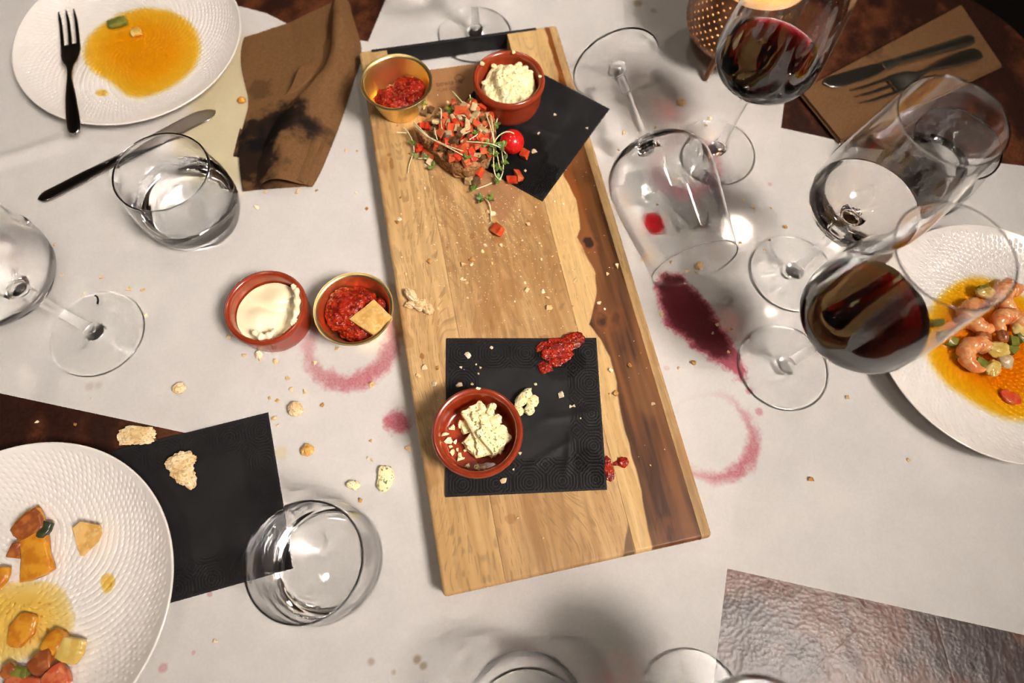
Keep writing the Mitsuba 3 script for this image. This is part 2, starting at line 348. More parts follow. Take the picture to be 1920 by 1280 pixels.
def kraft(spots):
    def fn(p, n, uv):
        w = fbm(p.x * 90, p.y * 90, 3, 4) - .5
        f = fbm(p.x * 900, p.y * 900, 1, 2)
        c = mi.Color3f(.135, .066, .025) * (.82 + .36 * f)
        for (cx, cy), r, s, ex in spots:
            q = dr.sqrt(dr.square((p.x - cx)) + dr.square((p.y - cy) * ex)) + w * .04
            k = s * (1 - smoothstep(r * .45, r, q))
            c = c * mix((1, 1, 1), (.10, .085, .11), dr.clip(k, 0, 1))
        return c
    return fn
def kraft_bump(p, n, uv): return .00025 * fbm(p.x * 150, p.y * 150, 5, 3) + .00007 * noise(p.x * 1500, p.y * 1500)
principled('brown_napkin_stained_material', kraft([((-0.2544, 0.3753), .040, 1.0, 1.2), ((-0.2323, 0.3788), .034, 1.0, 1.0), ((-0.2599, 0.3337), .036, 1.0, .8), ((-0.2083, 0.3795), .020, .5, 1.0), ((-0.2739, 0.4253), .016, .4, 1.0)]), .8, .2, bump=kraft_bump)
principled('brown_napkin_material', kraft([((0.3592, 0.5465), .016, .45, 1.0), ((0.3372, 0.5329), .010, .3, 1.0)]), .72, .3, bump=kraft_bump)

principled('plate_glaze', (.70, .665, .625), .16, .5)
principled('terracotta_glaze', lambda p, n, uv: mix((.31, .036, .009), (.19, .020, .006), fbm(p.x * 120, p.y * 120, p.z * 120, 3)), .2, .6, clearcoat=.5, clearcoat_gloss=.9)
principled('brass', (.92, .70, .31), .34, .5, metal=1.0, bump=lambda p, n, uv: .00004 * noise(p.z * 4000, p.x * 60, p.y * 60), bump_scale=.6)
principled('steel', (.72, .68, .63), .2, .5, metal=1.0, bump=lambda p, n, uv: .00010 * fbm(p.x * 260, p.y * 260, p.z * 260, 3), bump_scale=.9)
principled('dark_steel', (.42, .39, .37), .14, .5, metal=1.0)
principled('copper_patina', lambda p, n, uv: mix((.30, .155, .085), (.17, .085, .05), smoothstep(.35, .7, fbm(p.x * 60, p.y * 60, p.z * 60, 4))), .32, .5, metal=.9)
mat('liner_glass', {'type': 'principledthin', 'base_color': rgb(.85, .74, .58), 'roughness': .35, 'diff_trans': 1.0, 'eta': 1.4})
principled('wax', (.80, .72, .58), .4)
mat('clear_glass', {'type': 'dielectric', 'int_ior': 1.5, 'ext_ior': 1.0})
mat('stemware_glass', {'type': 'dielectric', 'int_ior': 1.5, 'ext_ior': 1.0})
mat('thin_glass', {'type': 'thindielectric', 'int_ior': 1.45})
mat('glass_water', {'type': 'dielectric', 'int_ior': 1.33, 'ext_ior': 1.5})
mat('water_air', {'type': 'dielectric', 'int_ior': 1.33, 'ext_ior': 1.0})
def sauce(c1, c2):
    def fn(p, n, uv):
        t = smoothstep(0.0, .6, uv.x); sp = smoothstep(.86, .92, noise(p.x * 600, p.y * 600))
        c = mix(c1, c2, t); c = mix((.99, .95, .80), c, smoothstep(0, .12, uv.x))
        return c * mix((1, 1, 1), (.75, .45, .3), sp * t)
    return {'type': 'thindielectric', 'int_ior': 1.4, 'specular_transmittance': proc(fn)}
mat('orange_oil_film', sauce((.985, .74, .17), (.975, .60, .055)))
mat('amber_oil_film', sauce((.99, .89, .56), (.985, .81, .36)))
mat('red_oil_film', sauce((.985, .72, .10), (.965, .46, .025)))

def butter_color(p, n, uv):
    h = smoothstep(.735, .80, noise(p.x * 900, p.y * 900, p.z * 900)); h2 = smoothstep(.72, .8, noise(p.x * 520 + 7, p.y * 520, p.z * 520))
    c = mix((.84, .77, .50), (.78, .67, .33), fbm(p.x * 200, p.y * 200, p.z * 200, 3))
    c = mix(c, (.40, .42, .10), h2 * .55)
    return mix(c, (.10, .12, .03), h * .85)
def butter_bump(p, n, uv): return .0008 * fbm(p.x * 300, p.y * 300, p.z * 300, 3)
principled('herb_butter_material', butter_color, .5, .35, bump=butter_bump, bump_scale=.8)
principled('aioli_material', lambda p, n, uv: mix((.86, .78, .56), (.82, .71, .45), fbm(p.x * 80, p.y * 80, p.z * 80, 3)), .22, .5)
def paste_color(p, n, uv):
    a = fbm(p.x * 260, p.y * 260, p.z * 260, 3); b = smoothstep(.66, .8, noise(p.x * 700, p.y * 700, p.z * 700))
    return mix(mix((.30, .014, .0045), (.14, .006, .0025), smoothstep(.4, .65, a)), (.46, .09, .015), b * .5)
principled('tomato_paste_material', paste_color, .30, .3, bump=lambda p, n, uv: .0010 * fbm(p.x * 550, p.y * 550, p.z * 550, 3), bump_scale=.9)
def bread_color(c1, c2, c3):
    def fn(p, n, uv):
        a = fbm(p.x * 130, p.y * 130, p.z * 130, 3); h = smoothstep(.60, .74, noise(p.x * 620, p.y * 620, p.z * 620))
        return mix(mix(c1, c2, smoothstep(.35, .65, a)), c3, h * .6)
    return fn
def crumb_bump(p, n, uv): return .0013 * fbm(p.x * 420, p.y * 420, p.z * 420, 3)
principled('bread_material', bread_color((.78, .62, .38), (.66, .46, .23), (.42, .26, .11)), .8, .2, bump=crumb_bump)
principled('toast_material', bread_color((.42, .21, .085), (.25, .115, .04), (.08, .033, .012)), .75, .25, bump=crumb_bump, bump_scale=1.3)
principled('crust_material', bread_color((.70, .43, .14), (.58, .31, .075), (.70, .5, .24)), .6, .3, bump=lambda p, n, uv: .0006 * fbm(p.x * 600, p.y * 600, p.z * 600, 2))
principled('crumb_tan_material', bread_color((.72, .54, .30), (.62, .42, .19), (.5, .32, .14)), .85, .2)
principled('crumb_pale_material', bread_color((.80, .68, .48), (.72, .56, .34), (.6, .42, .2)), .85, .2)
principled('crumb_brown_material', bread_color((.50, .27, .08), (.36, .17, .05), (.25, .1, .03)), .8, .2)
def veg(key, c1, c2, rough=.22, s=180, **kw):
    principled(key, lambda p, n, uv: mix(c1, c2, smoothstep(.35, .65, fbm(p.x * s, p.y * s, p.z * s, 3))), rough, .5, **kw)
veg('tomato_flesh', (.56, .045, .014), (.50, .115, .035), .16, 240, clearcoat=.4); veg('tomato_flesh_dark', (.44, .022, .008), (.54, .065, .02), .16, 240, clearcoat=.4); veg('tomato_flesh_pale', (.54, .15, .06), (.46, .075, .026), .18, 240, clearcoat=.4)
veg('cherry_tomato_skin', (.60, .010, .006), (.52, .008, .006), .1, 60, clearcoat=.6)
veg('onion_flesh', (.56, .42, .24), (.40, .27, .12)); veg('caper_flesh', (.13, .07, .028), (.07, .035, .016))
veg('cress_stem', (.72, .66, .42), (.58, .55, .28), .4); veg('cress_leaf', (.075, .15, .018), (.14, .23, .03), .45); veg('herb_dark', (.05, .08, .015), (.09, .12, .03), .4)
veg('shrimp_flesh', (.70, .33, .13), (.62, .19, .06), .2); veg('leek_green', (.20, .19, .03), (.12, .135, .022), .3); veg('leek_pale', (.66, .50, .17), (.55, .36, .08), .22)
veg('pepper_yellow', (.60, .27, .025), (.50, .17, .015), .2); veg('pepper_brown', (.24, .06, .018), (.40, .13, .03), .25); veg('zucchini_skin', (.02, .03, .012), (.035, .045, .015), .3)

mat('wall_material', {'type': 'twosided', 'bsdf': {'type': 'diffuse', 'reflectance': rgb(.32, .27, .22)}})
mat('ceiling_material', {'type': 'twosided', 'bsdf': {'type': 'diffuse', 'reflectance': rgb(.24, .21, .18)}})
mat('floor_material', {'type': 'twosided', 'bsdf': {'type': 'principled', 'base_color': proc(lambda p, n, uv: mix((.012, .010, .009), (.020, .016, .013), fbm(p.x * 6, p.y * 6))), 'roughness': .6}})
mat('lamp_housing', {'type': 'twosided', 'bsdf': {'type': 'principled', 'base_color': rgb(.02, .02, .02), 'roughness': .5}})

# ---------------------------------------------------------------- the room
FLOOR, CEIL, RX, RY = -.75, 2.30, 2.2, 2.4
def slab(x0, x1, y0, y1, z0, z1):
    m = trimesh.creation.box(extents=[x1 - x0, y1 - y0, z1 - z0]); m.apply_translation([(x0 + x1) / 2, (y0 + y1) / 2, (z0 + z1) / 2]); return m
for key, b, mt in (('floor', (-RX, RX, -RY, RY, FLOOR - .05, FLOOR), 'floor_material'), ('ceiling', (-RX, RX, -RY, RY, CEIL, CEIL + .05), 'ceiling_material'),
                   ('wall_left', (-RX - .05, -RX, -RY, RY, FLOOR, CEIL), 'wall_material'), ('wall_right', (RX, RX + .05, -RY, RY, FLOOR, CEIL), 'wall_material'),
                   ('wall_back', (-RX, RX, RY, RY + .05, FLOOR, CEIL), 'wall_material'), ('wall_front', (-RX, RX, -RY - .05, -RY, FLOOR, CEIL), 'wall_material')):
    put(key, slab(*b), mt, False); labels[key] = {'kind': 'structure', 'label': {'floor': 'dark floor beyond the table edge'}.get(key, 'plain dark ' + key.replace('_', ' ') + ' of the dining room'), }
# lamp bodies
def aim(mesh, pos, target):
    d = np.array(target, float) - pos; d /= np.linalg.norm(d)
    m = mesh.copy(); m.apply_transform(trimesh.geometry.align_vectors([0, 0, 1], d)); m.apply_translation(pos); return m
hs = lathe([(.0, -.06), (.19, -.06), (.274, -.012), (.282, .0), (.282, .85), (.274, .85), (.274, -.003), (0, -.008)], 56)
put('studio_lamp__housing', aim(hs, np.array(KEY), np.array(AIM)), 'lamp_housing')
_kd = np.array(AIM) - KEY; _kd = _kd / np.linalg.norm(_kd)
stand = np.array(KEY) - _kd * .06
put('studio_lamp__stand', tube([stand, stand + [.30, -.20, .0], [stand[0] + .33, stand[1] - .22, stand[2] - .1], [stand[0] + .33, stand[1] - .22, FLOOR + .02]], .012, 12), 'lamp_housing')
put('studio_lamp__foot', at(lathe([(0, 0), (.16, 0), (.16, .012), (.02, .03), (0, .03)], 40), stand[0] + .33, stand[1] - .22, FLOOR), 'lamp_housing')
tag('studio_lamp', 'black tubular lamp on a stand beside the table', 'lamp')
for k, (x, y, r, tg) in (('ceiling_spot', (-.5, .9, .09, (-.2, .3, 0))), ('ceiling_spot_001', (.75, 1.15, .09, (.35, .4, 0))), ('ceiling_spot_002', (-.75, -.5, .09, (-.2, .2, 0)))):
    rr = lathe([(0, -.05), (r + .01, -.05), (r + .012, .008), (r + .003, .008), (r + .003, -.004), (0, -.004)], 48)
    put(k + '__housing', aim(rr, np.array([x, y, 2.245]), np.array(tg)), 'lamp_housing')
    tag(k, 'round ceiling lamp above the table', 'lamp', 'ceiling lamps')

# ---------------------------------------------------------------- table and paper
TA = math.radians(-9.0)
def table_pt(a, b): return (.411 + a * math.cos(TA) - b * math.sin(TA), .516 + a * math.sin(TA) + b * math.cos(TA))
tp = []
for cx, cy, a0 in ((0, 0, 0), (-1.5, 0, 90), (-1.5, -1.05, 180), (0, -1.05, 270)):
    for k in range(13):
        t = math.radians(a0 + 90 * k / 12); tp.append((cx + .15 * math.cos(t), cy + .15 * math.sin(t)))
tpoly = Polygon([table_pt(*q) for q in tp])
TOP_Z = -.0012
def rounded_plate(poly, z0, z1, r=.004, steps=4):
    """extruded outline with rounded upper and lower edges."""
    levels = [(z0, r)] + [(z0 + r * (1 - math.cos(t)), r * (1 - math.sin(t))) for t in np.linspace(0, np.pi / 2, steps)[1:]]
    levels += [(z1 - (z - z0), o) for z, o in reversed(levels)]
    ring0 = np.array(poly.exterior.coords)[:-1]
    rings = []
    n = len(ring0)
    prev, nxt = np.roll(ring0, 1, 0), np.roll(ring0, -1, 0)
    tn = nxt - prev; tn /= np.linalg.norm(tn, axis=1, keepdims=True); nr = np.c_[tn[:, 1], -tn[:, 0]]
    if not poly.exterior.is_ccw: nr = -nr
    V, f = [], []
    for z, o in levels: V.append(np.c_[ring0 - nr * o, np.full(n, z)])
    V = np.vstack(V)
    for i in range(len(levels) - 1):
        for k in range(n):
            k2 = (k + 1) % n; A = i * n
            f += [[A + k, A + k2, A + n + k2], [A + k, A + n + k2, A + n + k]]
    c = ring0.mean(0); e = (len(levels) - 1) * n
    V = np.vstack([V, [*c, z0], [*c, z1]])
    for k in range(n):
        k2 = (k + 1) % n; f += [[len(V) - 2, k2, k], [len(V) - 1, e + k, e + k2]]
    return TM(V, f if poly.exterior.is_ccw else np.array(f)[:, ::-1])
put('dining_table__tabletop', rounded_plate(tpoly, -.036, TOP_Z, .006), 'table_top_material', 40)
for k, (a, b) in enumerate(((-.02, -.02), (-1.48, -.02), (-1.48, -1.03), (-.02, -1.03))):
    x, y = table_pt(a, b)
    child('dining_table', 'leg', at(lathe([(0, FLOOR + .002), (.022, FLOOR + .002), (.034, -.12), (.034, -.037), (0, -.037)], 20), x, y, 0), 'table_edge_material')
tag('dining_table', 'dark red-brown table with a mottled glossy top under the white paper', 'table')

# long paper runner lying lengthways (lower) and the one across it (upper)
cL = [(-0.1562, 0.6389), (-0.1705, 0.5631), (-0.1785, 0.5031)]; cR = [(0.3000, 0.6821), (0.2883, 0.6134), (0.2569, 0.4327), (0.1811, 0.0051), (0.1686, -0.0634)]
def lineext(a, b, y): t = (y - a[1]) / (b[1] - a[1]); return a[0] + t * (b[0] - a[0])
def runnerC(u, v):
    y = -.30 + v * .955
    xl = np.interp(y, [-.3, -.06, .0, .0739, .5031, .70], [-.315, -.290, -.272, -.247, -.1785, -.148]); xr = np.interp(y, [-.3, cR[-1][1], cR[2][1], cR[1][1], .70], [cR[-1][0] - .042, cR[-1][0], cR[2][0], cR[1][0] + 0., .300])
    return xl + u * (xr - xl), y
def zC(x, y, u, v): return -.0007 + .00012 * fb(x, y, 14, 1)
def grid_sheet(fn, nu, nv, zf):
    u, v = np.meshgrid(np.linspace(0, 1, nu), np.linspace(0, 1, nv), indexing='ij'); x, y = fn(u, v); z = zf(x, y, u, v)
    i = np.arange(nu * nv).reshape(nu, nv); a, b, c, d = i[:-1, :-1], i[1:, :-1], i[1:, 1:], i[:-1, 1:]
    f = np.vstack([np.stack([a, b, c], -1).reshape(-1, 3), np.stack([a, c, d], -1).reshape(-1, 3)])
    m = TM(np.stack([x, y, z], -1).reshape(-1, 3), f)
    if m.face_normals[0, 2] < 0: m = TM(m.vertices, f[:, ::-1])
    return m
put('paper_runner', grid_sheet(runnerC, 60, 120, zC), 'paper_sheet_material', True)
tag('paper_runner', 'white paper runner going from back to front, under the other runner and the serving board', 'table runner')
aB = [(-0.4187, 0.0955), (-0.2472, 0.0739), (-0.0598, 0.0404), (0.1811, 0.0051), (0.4045, -0.0249)]; aT = [(-0.3200, 0.5365), (-0.2926, 0.5302), (-0.2585, 0.5133), (-0.1784, 0.5023), (0.1118, 0.4577), (0.2574, 0.4327), (0.3159, 0.4225), (0.3935, 0.4144), (0.5008, 0.4099)]
fold = [(-0.5188, 0.3086), (-0.4759, 0.3312), (-0.4321, 0.3551), (-0.3872, 0.3803)]
def runnerA(u, v):
    x = -.72 + u * 1.245
    b = np.interp(x, [-.72] + [q[0] for q in aB] + [.6], [.138] + [q[1] for q in aB] + [-.048])
    t = np.interp(x, [-.72] + [q[0] for q in aT] + [.6], [.586] + [q[1] for q in aT] + [.398])
    return x, b + v * (t - b)
def zA(x, y, u, v):
    z = -.0001 + .00015 * fb(x, y, 12, 4)
    a, b = np.array(fold[0]), np.array(fold[-1]); L = np.linalg.norm(b - a)
    q = ((x - a[0]) * (b[1] - a[1]) - (y - a[1]) * (b[0] - a[0])) / L
    s = ((x - a[0]) * (b[0] - a[0]) + (y - a[1]) * (b[1] - a[1])) / L / L
    z = z + .004 * np.exp(-(q / .0075) ** 2) * np.clip((1.0 - s) * 1.5, 0, 1)
    return z
put('paper_runner_001', grid_sheet(runnerA, 240, 110, zA), 'paper_sheet_material', True)
tag('paper_runner_001', 'wine-stained white paper runner going from left to right, laid over the other runner', 'table runner')
PZ0 = .0003     # top of the paper

# ---------------------------------------------------------------- serving board
BT, BZ0 = .0210, .0006
_l, _r, _b, _t = -.1029, .1029, -.2591, .2591
NB = [(-0.0719, 0.2377), (-0.0338, 0.2232), (0.0114, 0.2214), (0.0496, 0.2526), (0.0544, 0.2300)]
n_left, n_bot, n_right = -.0750, (NB[1][1] + NB[2][1]) / 2, NB[3][0]
def rbox(x0, x1, y0, y1, z0, z1, r=.003):
    pts = [(x, y, z) for x in (x0 + r, x1 - r) for y in (y0 + r, y1 - r) for z in (z0 + r, z1 - r)]
    s = trimesh.creation.icosphere(subdivisions=2).vertices * r
    return m3.Manifold.hull_points(np.vstack([s + q for q in pts]))
def mbox(x0, x1, y0, y1, z0, z1): return m3.Manifold.cube([x1 - x0, y1 - y0, z1 - z0]).translate([x0, y0, z0])
body = rbox(_l, _r, _b, _t, BZ0, BT, .0035)
cut = m3.CrossSection([[(n_left, n_bot), (n_right, n_bot), (n_right, _t + .05), (n_left, _t + .05)]]).offset(-.008, m3.JoinType.Round, 2, 24).offset(.008, m3.JoinType.Round, 2, 24)
cut = m3.CrossSection([[(n_left, n_bot), (n_right, n_bot), (n_right, n_bot + .12), (n_left, n_bot + .12)]]).offset(-.009, m3.JoinType.Round, 2, 32).offset(.009, m3.JoinType.Round, 2, 32)
body = body - m3.Manifold.extrude(cut, .08).translate([0, 0, -.03])
body = body - mbox(_l + .012, _r - .022, _t - .0042, _t + .02, -.01, .05)     # recess for the iron bar
S1, S2, S3 = [(-0.0565, -0.1961), (-0.0569, -0.2633), (-0.0542, -0.0969)], [(0.0425, -0.2616), (0.0430, -0.0876), (0.0420, 0.0389)], [(0.0918, -0.2603), (0.0952, -0.1721), (0.0946, -0.0428), (0.0952, 0.0288)]
s1 = sum(q[0] for q in S1[:2]) / 2; s2 = sum(q[0] for q in S2) / 3; s3 = sum(q[0] for q in S3) / 4
BOARD_M = np.array([[CB, -SB, 0, BX], [SB, CB, 0, BY], [0, 0, 1, 0], [0, 0, 0, 1.0]])
def m2t(m):
    q = m.to_mesh(); return TM(q.vert_properties[:, :3], q.tri_verts)
for x0, x1, mt, lb in ((-.2, s1, 'board_plank_left_material', 'pale left plank'), (s1, s2, 'board_plank_main_material', 'wide middle plank with swirling grain'),
                       (s2, s3, 'board_plank_heart_material', 'plank of pale sapwood and dark knotty heartwood'), (s3, .2, 'board_plank_right_material', 'narrow sandy right plank')):
    q = m2t(body ^ mbox(x0 + .00012, x1 - .00012, -.4, .4, -.1, .1)); q.apply_transform(BOARD_M)
    child('serving_board', 'plank', q, mt, 25, label=lb)
bar = m2t(rbox(_l + .0125, _r - .0225, _t - .0040, _t - .0010, BZ0 + .0015, BT + .0006, .0006)); bar.apply_transform(BOARD_M)
child('serving_board', 'handle_bar', bar, 'black_iron', 30, label='flat black iron bar across the notch')
def stamp(txt, px, h, bold):
    m = meshkit.text_mesh(txt, h, .0002, bold); m.apply_translation([px[0], px[1], BT - .00008]); m.apply_transform(BOARD_M)
    child('serving_board', 'stamp', m, 'stamp_ink', False, label='branded lettering burnt into the wood')
stamp('bowls-&', (-0.0332, 0.2006), .0046, True); stamp('PURE ROSE', (-0.0332, 0.1938), .0030, False)
em = at(torus(.0042, .0006, 0, 32, 6), *to_board(*(-0.0091, 0.2071)), BT - .0003); child('serving_board', 'stamp', em, 'stamp_ink', 30)
tag('serving_board', 'long wooden serving board with a dark heartwood stripe and a notch for the handle', 'serving board')

# ---------------------------------------------------------------- napkins
def black_napkin(corners, z0, mt, label, seed, amp=.0012, creases=()):
    k = number('black_napkin')
    c = np.array(corners)
    def zt(x, y, u, v):
        e = np.minimum(np.minimum(u, 1 - u), np.minimum(v, 1 - v))
        z = z0 + .0016 + amp * (fb(x, y, 32, seed) - .5) * np.clip(e * 8, 0, 1)
        for a, b, h, w in creases:
            a, b = np.array(a), np.array(b); L = np.linalg.norm(b - a)
            q = ((x - a[0]) * (b[1] - a[1]) - (y - a[1]) * (b[0] - a[0])) / L + .004 * (fb(x, y, 60, seed + 2) - .5)
            s = ((x - a[0]) * (b[0] - a[0]) + (y - a[1]) * (b[1] - a[1])) / L / L
            z = z + h * np.exp(-np.abs(q / w) ** 1.5) * np.clip(s * 5, 0, 1) * np.clip((1 - s) * 5, 0, 1)
        return np.maximum(z, z0 + .0009)
    m, uv = sheet(quad_fn(c), 90, 90, zt, .0007)
    put(k + '__top_layer', m, mt, True, uv=uv)
    cc = c.mean(0); a = .006
    c2 = cc + (c - cc) @ np.array([[math.cos(a), math.sin(a)], [-math.sin(a), math.cos(a)]]) * 1.004
    m2, uv2 = sheet(quad_fn(c2), 12, 12, lambda x, y, u, v: z0 + .0008 + 0 * x, .0007)
    put(k + '__under_layer', m2, mt, True, uv=uv2); tag(k, label, 'napkin')
NZ = BT + .0016
black_napkin([(-0.0543, 0.1674), (0.0703, 0.1782), (0.0815, 0.0547), (-0.0410, 0.0402)], BT + .0001, 'black_napkin_spot_material', 'black paper napkin smeared with red paste, lying on the near half of the serving board', 3, .0024,
             [((0.0221, 0.1032), (0.0772, 0.1165), .0012, .0035), ((0.0464, 0.1317), (0.0690, 0.1028), .001, .003), ((0.0529, 0.1015), (0.0497, 0.0595), .0013, .003), ((0.0183, 0.0651), (0.0566, 0.0932), .0011, .003)])
r1, b1 = np.array((0.0768, 0.4190)), np.array((0.0168, 0.3083)); ed = (b1 - r1) / np.linalg.norm(b1 - r1); pe = np.array([ed[1], -ed[0]])
if pe[0] > 0: pe = -pe
sz = np.linalg.norm(b1 - r1)
black_napkin([r1, b1, b1 + pe * .122, r1 + pe * .122], BT + .0001, 'black_napkin_wet_material', 'black paper napkin set cornerwise on the far half of the serving board, under the tomato', 5, .0012, [((-0.0043, 0.3946), (0.0352, 0.3796), .0008, .004)])
n2 = np.array([(-0.3118, 0.0564), (-0.1960, 0.0970), (-0.1518, -0.0201)]); n24 = n2[0] + n2[2] - n2[1]
black_napkin([n2[0], n2[1], n2[2], n24], PZ0, 'black_napkin_material', 'black paper napkin lying beside the near left plate, a piece of bread on it', 8, .0010)

# crumpled brown napkin at the left: folded double, its right side rolled up
lB = [(-0.3072, 0.4924, 0.0020), (-0.3055, 0.4707, 0.0020), (-0.2943, 0.4365, 0.0020), (-0.2831, 0.4069, 0.0020), (-0.2819, 0.3741, 0.0020), (-0.2765, 0.3398, 0.0020), (-0.2689, 0.3162, 0.0020), (-0.2651, 0.3063, 0.0020)]; rB = [(-0.2051, 0.5506, 0.0060), (-0.1917, 0.5153, 0.0060), (-0.1822, 0.4853, 0.0060), (-0.1842, 0.4439, 0.0060), (-0.1873, 0.3997, 0.0060), (-0.1929, 0.3574, 0.0060), (-0.1979, 0.3292, 0.0060), (-0.2016, 0.3168, 0.0060)]
mB = [(-0.2278, 0.5388, 0.0060), (-0.2290, 0.4964, 0.0060), (-0.2307, 0.4587, 0.0060), (-0.2413, 0.4244, 0.0060), (-0.2629, 0.4047, 0.0060), (-0.2774, 0.3796, 0.0060), (-0.2742, 0.3370, 0.0060), (-0.2629, 0.3038, 0.0060)]
def two_lines(A, Bq):
    def fn(u, v):
        L = smooth_line(np.array([q[:2] for q in A]), v.shape[1]); Rr = smooth_line(np.array([q[:2] for q in Bq]), v.shape[1])
        return [L[None, :, k] + u * (Rr[None, :, k] - L[None, :, k]) for k in (0, 1)]
    return fn
def lower_z(x, y, u, v):
    z = .0018 + .0025 * (fb(x, y, 30, 9) - .3) + .008 * np.clip((u - .45) / .5, 0, 1) * np.clip(1.15 - 1.3 * v, 0, 1) - .0012 * (u > .98)
    return np.maximum(z, .0014)
m, uv = sheet(two_lines(lB, [(q[0] - .004, q[1]) for q in rB]), 80, 90, lower_z, .0006)
put('brown_napkin__lower_ply', m, 'brown_napkin_stained_material', True, uv=uv)
def upper_z(x, y, u, v):
    h = .0200 - .005 * v + .006 * np.exp(-((v - .18) / .12) ** 2)
    c = .58 + .06 * np.sin(v * 5)
    prof = np.exp(-np.abs((u - c) / .30) ** 2.4)
    z = .0042 + h * prof * np.clip(.45 + v * 3, 0, 1)
    z = z - .0065 * np.exp(-(((u - .22) / .16) ** 2 + ((v - .72) / .2) ** 2)) - .0040 * np.exp(-(((u - .40) / .05) ** 2)) * np.exp(-((v - .52) / .20) ** 2)
    z = z + .0150 * np.exp(-(u / .09) ** 2) * np.exp(-((v - .40) / .07) ** 2) + .0042 * (fb(x, y, 42, 2) - .5) + .0016 * np.tanh(6 * (fb(x, y, 30, 12, 2) - .5))
    z = z * (1 - .75 * np.clip((u - .9) / .1, 0, 1) ** 1.5)
    return np.maximum(z, .0036 * (u < .95) + .0022)
m, uv = sheet(two_lines(mB, rB), 110, 120, upper_z, .0007)
put('brown_napkin__upper_ply', m, 'brown_napkin_stained_material', True, uv=uv)
fl = np.array([(-0.2850, 0.3774), (-0.2773, 0.3717), (-0.2738, 0.3430), (-0.2840, 0.3445)])
m, uv = sheet(quad_fn(fl), 12, 12, lambda x, y, u, v: .0012 + .0004 * fb(x, y, 60, 3), .0005)
put('brown_napkin__flap', m, 'brown_napkin_stained_material', True, uv=uv)
e1 = np.array((-0.2084, 0.3179)); ax = np.array((-0.1944, 0.3973)) - np.array((-0.2074, 0.3180)); ax /= np.linalg.norm(ax); side = np.array([ax[1], -ax[0]])
sp = []
for t in np.linspace(0, 1, 50):
    a = .6 + t * 3.3 * np.pi; r = .0060 * (1 - .60 * t); sp.append((1.25 * r * math.cos(a), r * .72 * math.sin(a)))
sp = np.array(sp); V, f = [], []; n1 = len(sp)
for j, q_ in enumerate(np.linspace(-.002, .05, 6)):
    for th in (1.0, .90):
        for q in sp * th: p2 = e1 - side * .004 + ax * q_ + side * q[0]; V.append([p2[0], p2[1], .0075 + q[1]])
for j in range(5):
    for i in range(n1 - 1):
        a0 = j * 2 * n1 + i
        for o, w in ((0, 1), (n1, -1)):
            q4_ = [a0 + o, a0 + o + 1, a0 + o + 1 + 2 * n1, a0 + o + 2 * n1]
            f += [q4_[:3], [q4_[0], q4_[2], q4_[3]]] if w > 0 else [q4_[:3][::-1], [q4_[3], q4_[2], q4_[0]]]
for i in range(n1 - 1): f += [[i, i + n1, i + n1 + 1], [i, i + n1 + 1, i + 1]]
put('brown_napkin__rolled_edge', TM(np.array(V), f), 'brown_napkin_stained_material', True)
tag('brown_napkin', 'crumpled brown paper napkin with a dark wet stain, beside the serving board', 'napkin')
number('brown_napkin')

q4 = np.array([(0.2782, 0.4780), (0.3133, 0.4191), (0.4993, 0.5354), (0.4716, 0.6189)])
k = number('brown_napkin')
for j, (zz, s, o) in enumerate(((.0042, 1.0, 0), (.0029, 1.006, .0012), (.0016, 1.010, -.0006), (.0003, 1.004, .0006))):
    c0 = q4.mean(0); qq = c0 + (q4 - c0) * s + [o, -o]
    m, uv = sheet(quad_fn(qq), 50 if j == 0 else 10, 50 if j == 0 else 10, lambda x, y, u, v, zz=zz, j=j: PZ0 + .0002 + zz + .0009 + (.0006 * fb(x, y, 22, 4) if j == 0 else 0 * x), .0009)
    child(k, 'layer', m, 'brown_napkin_material', True, uv)
tag(k, 'flat folded brown paper napkin with a knife and fork on it, at the back right', 'napkin')

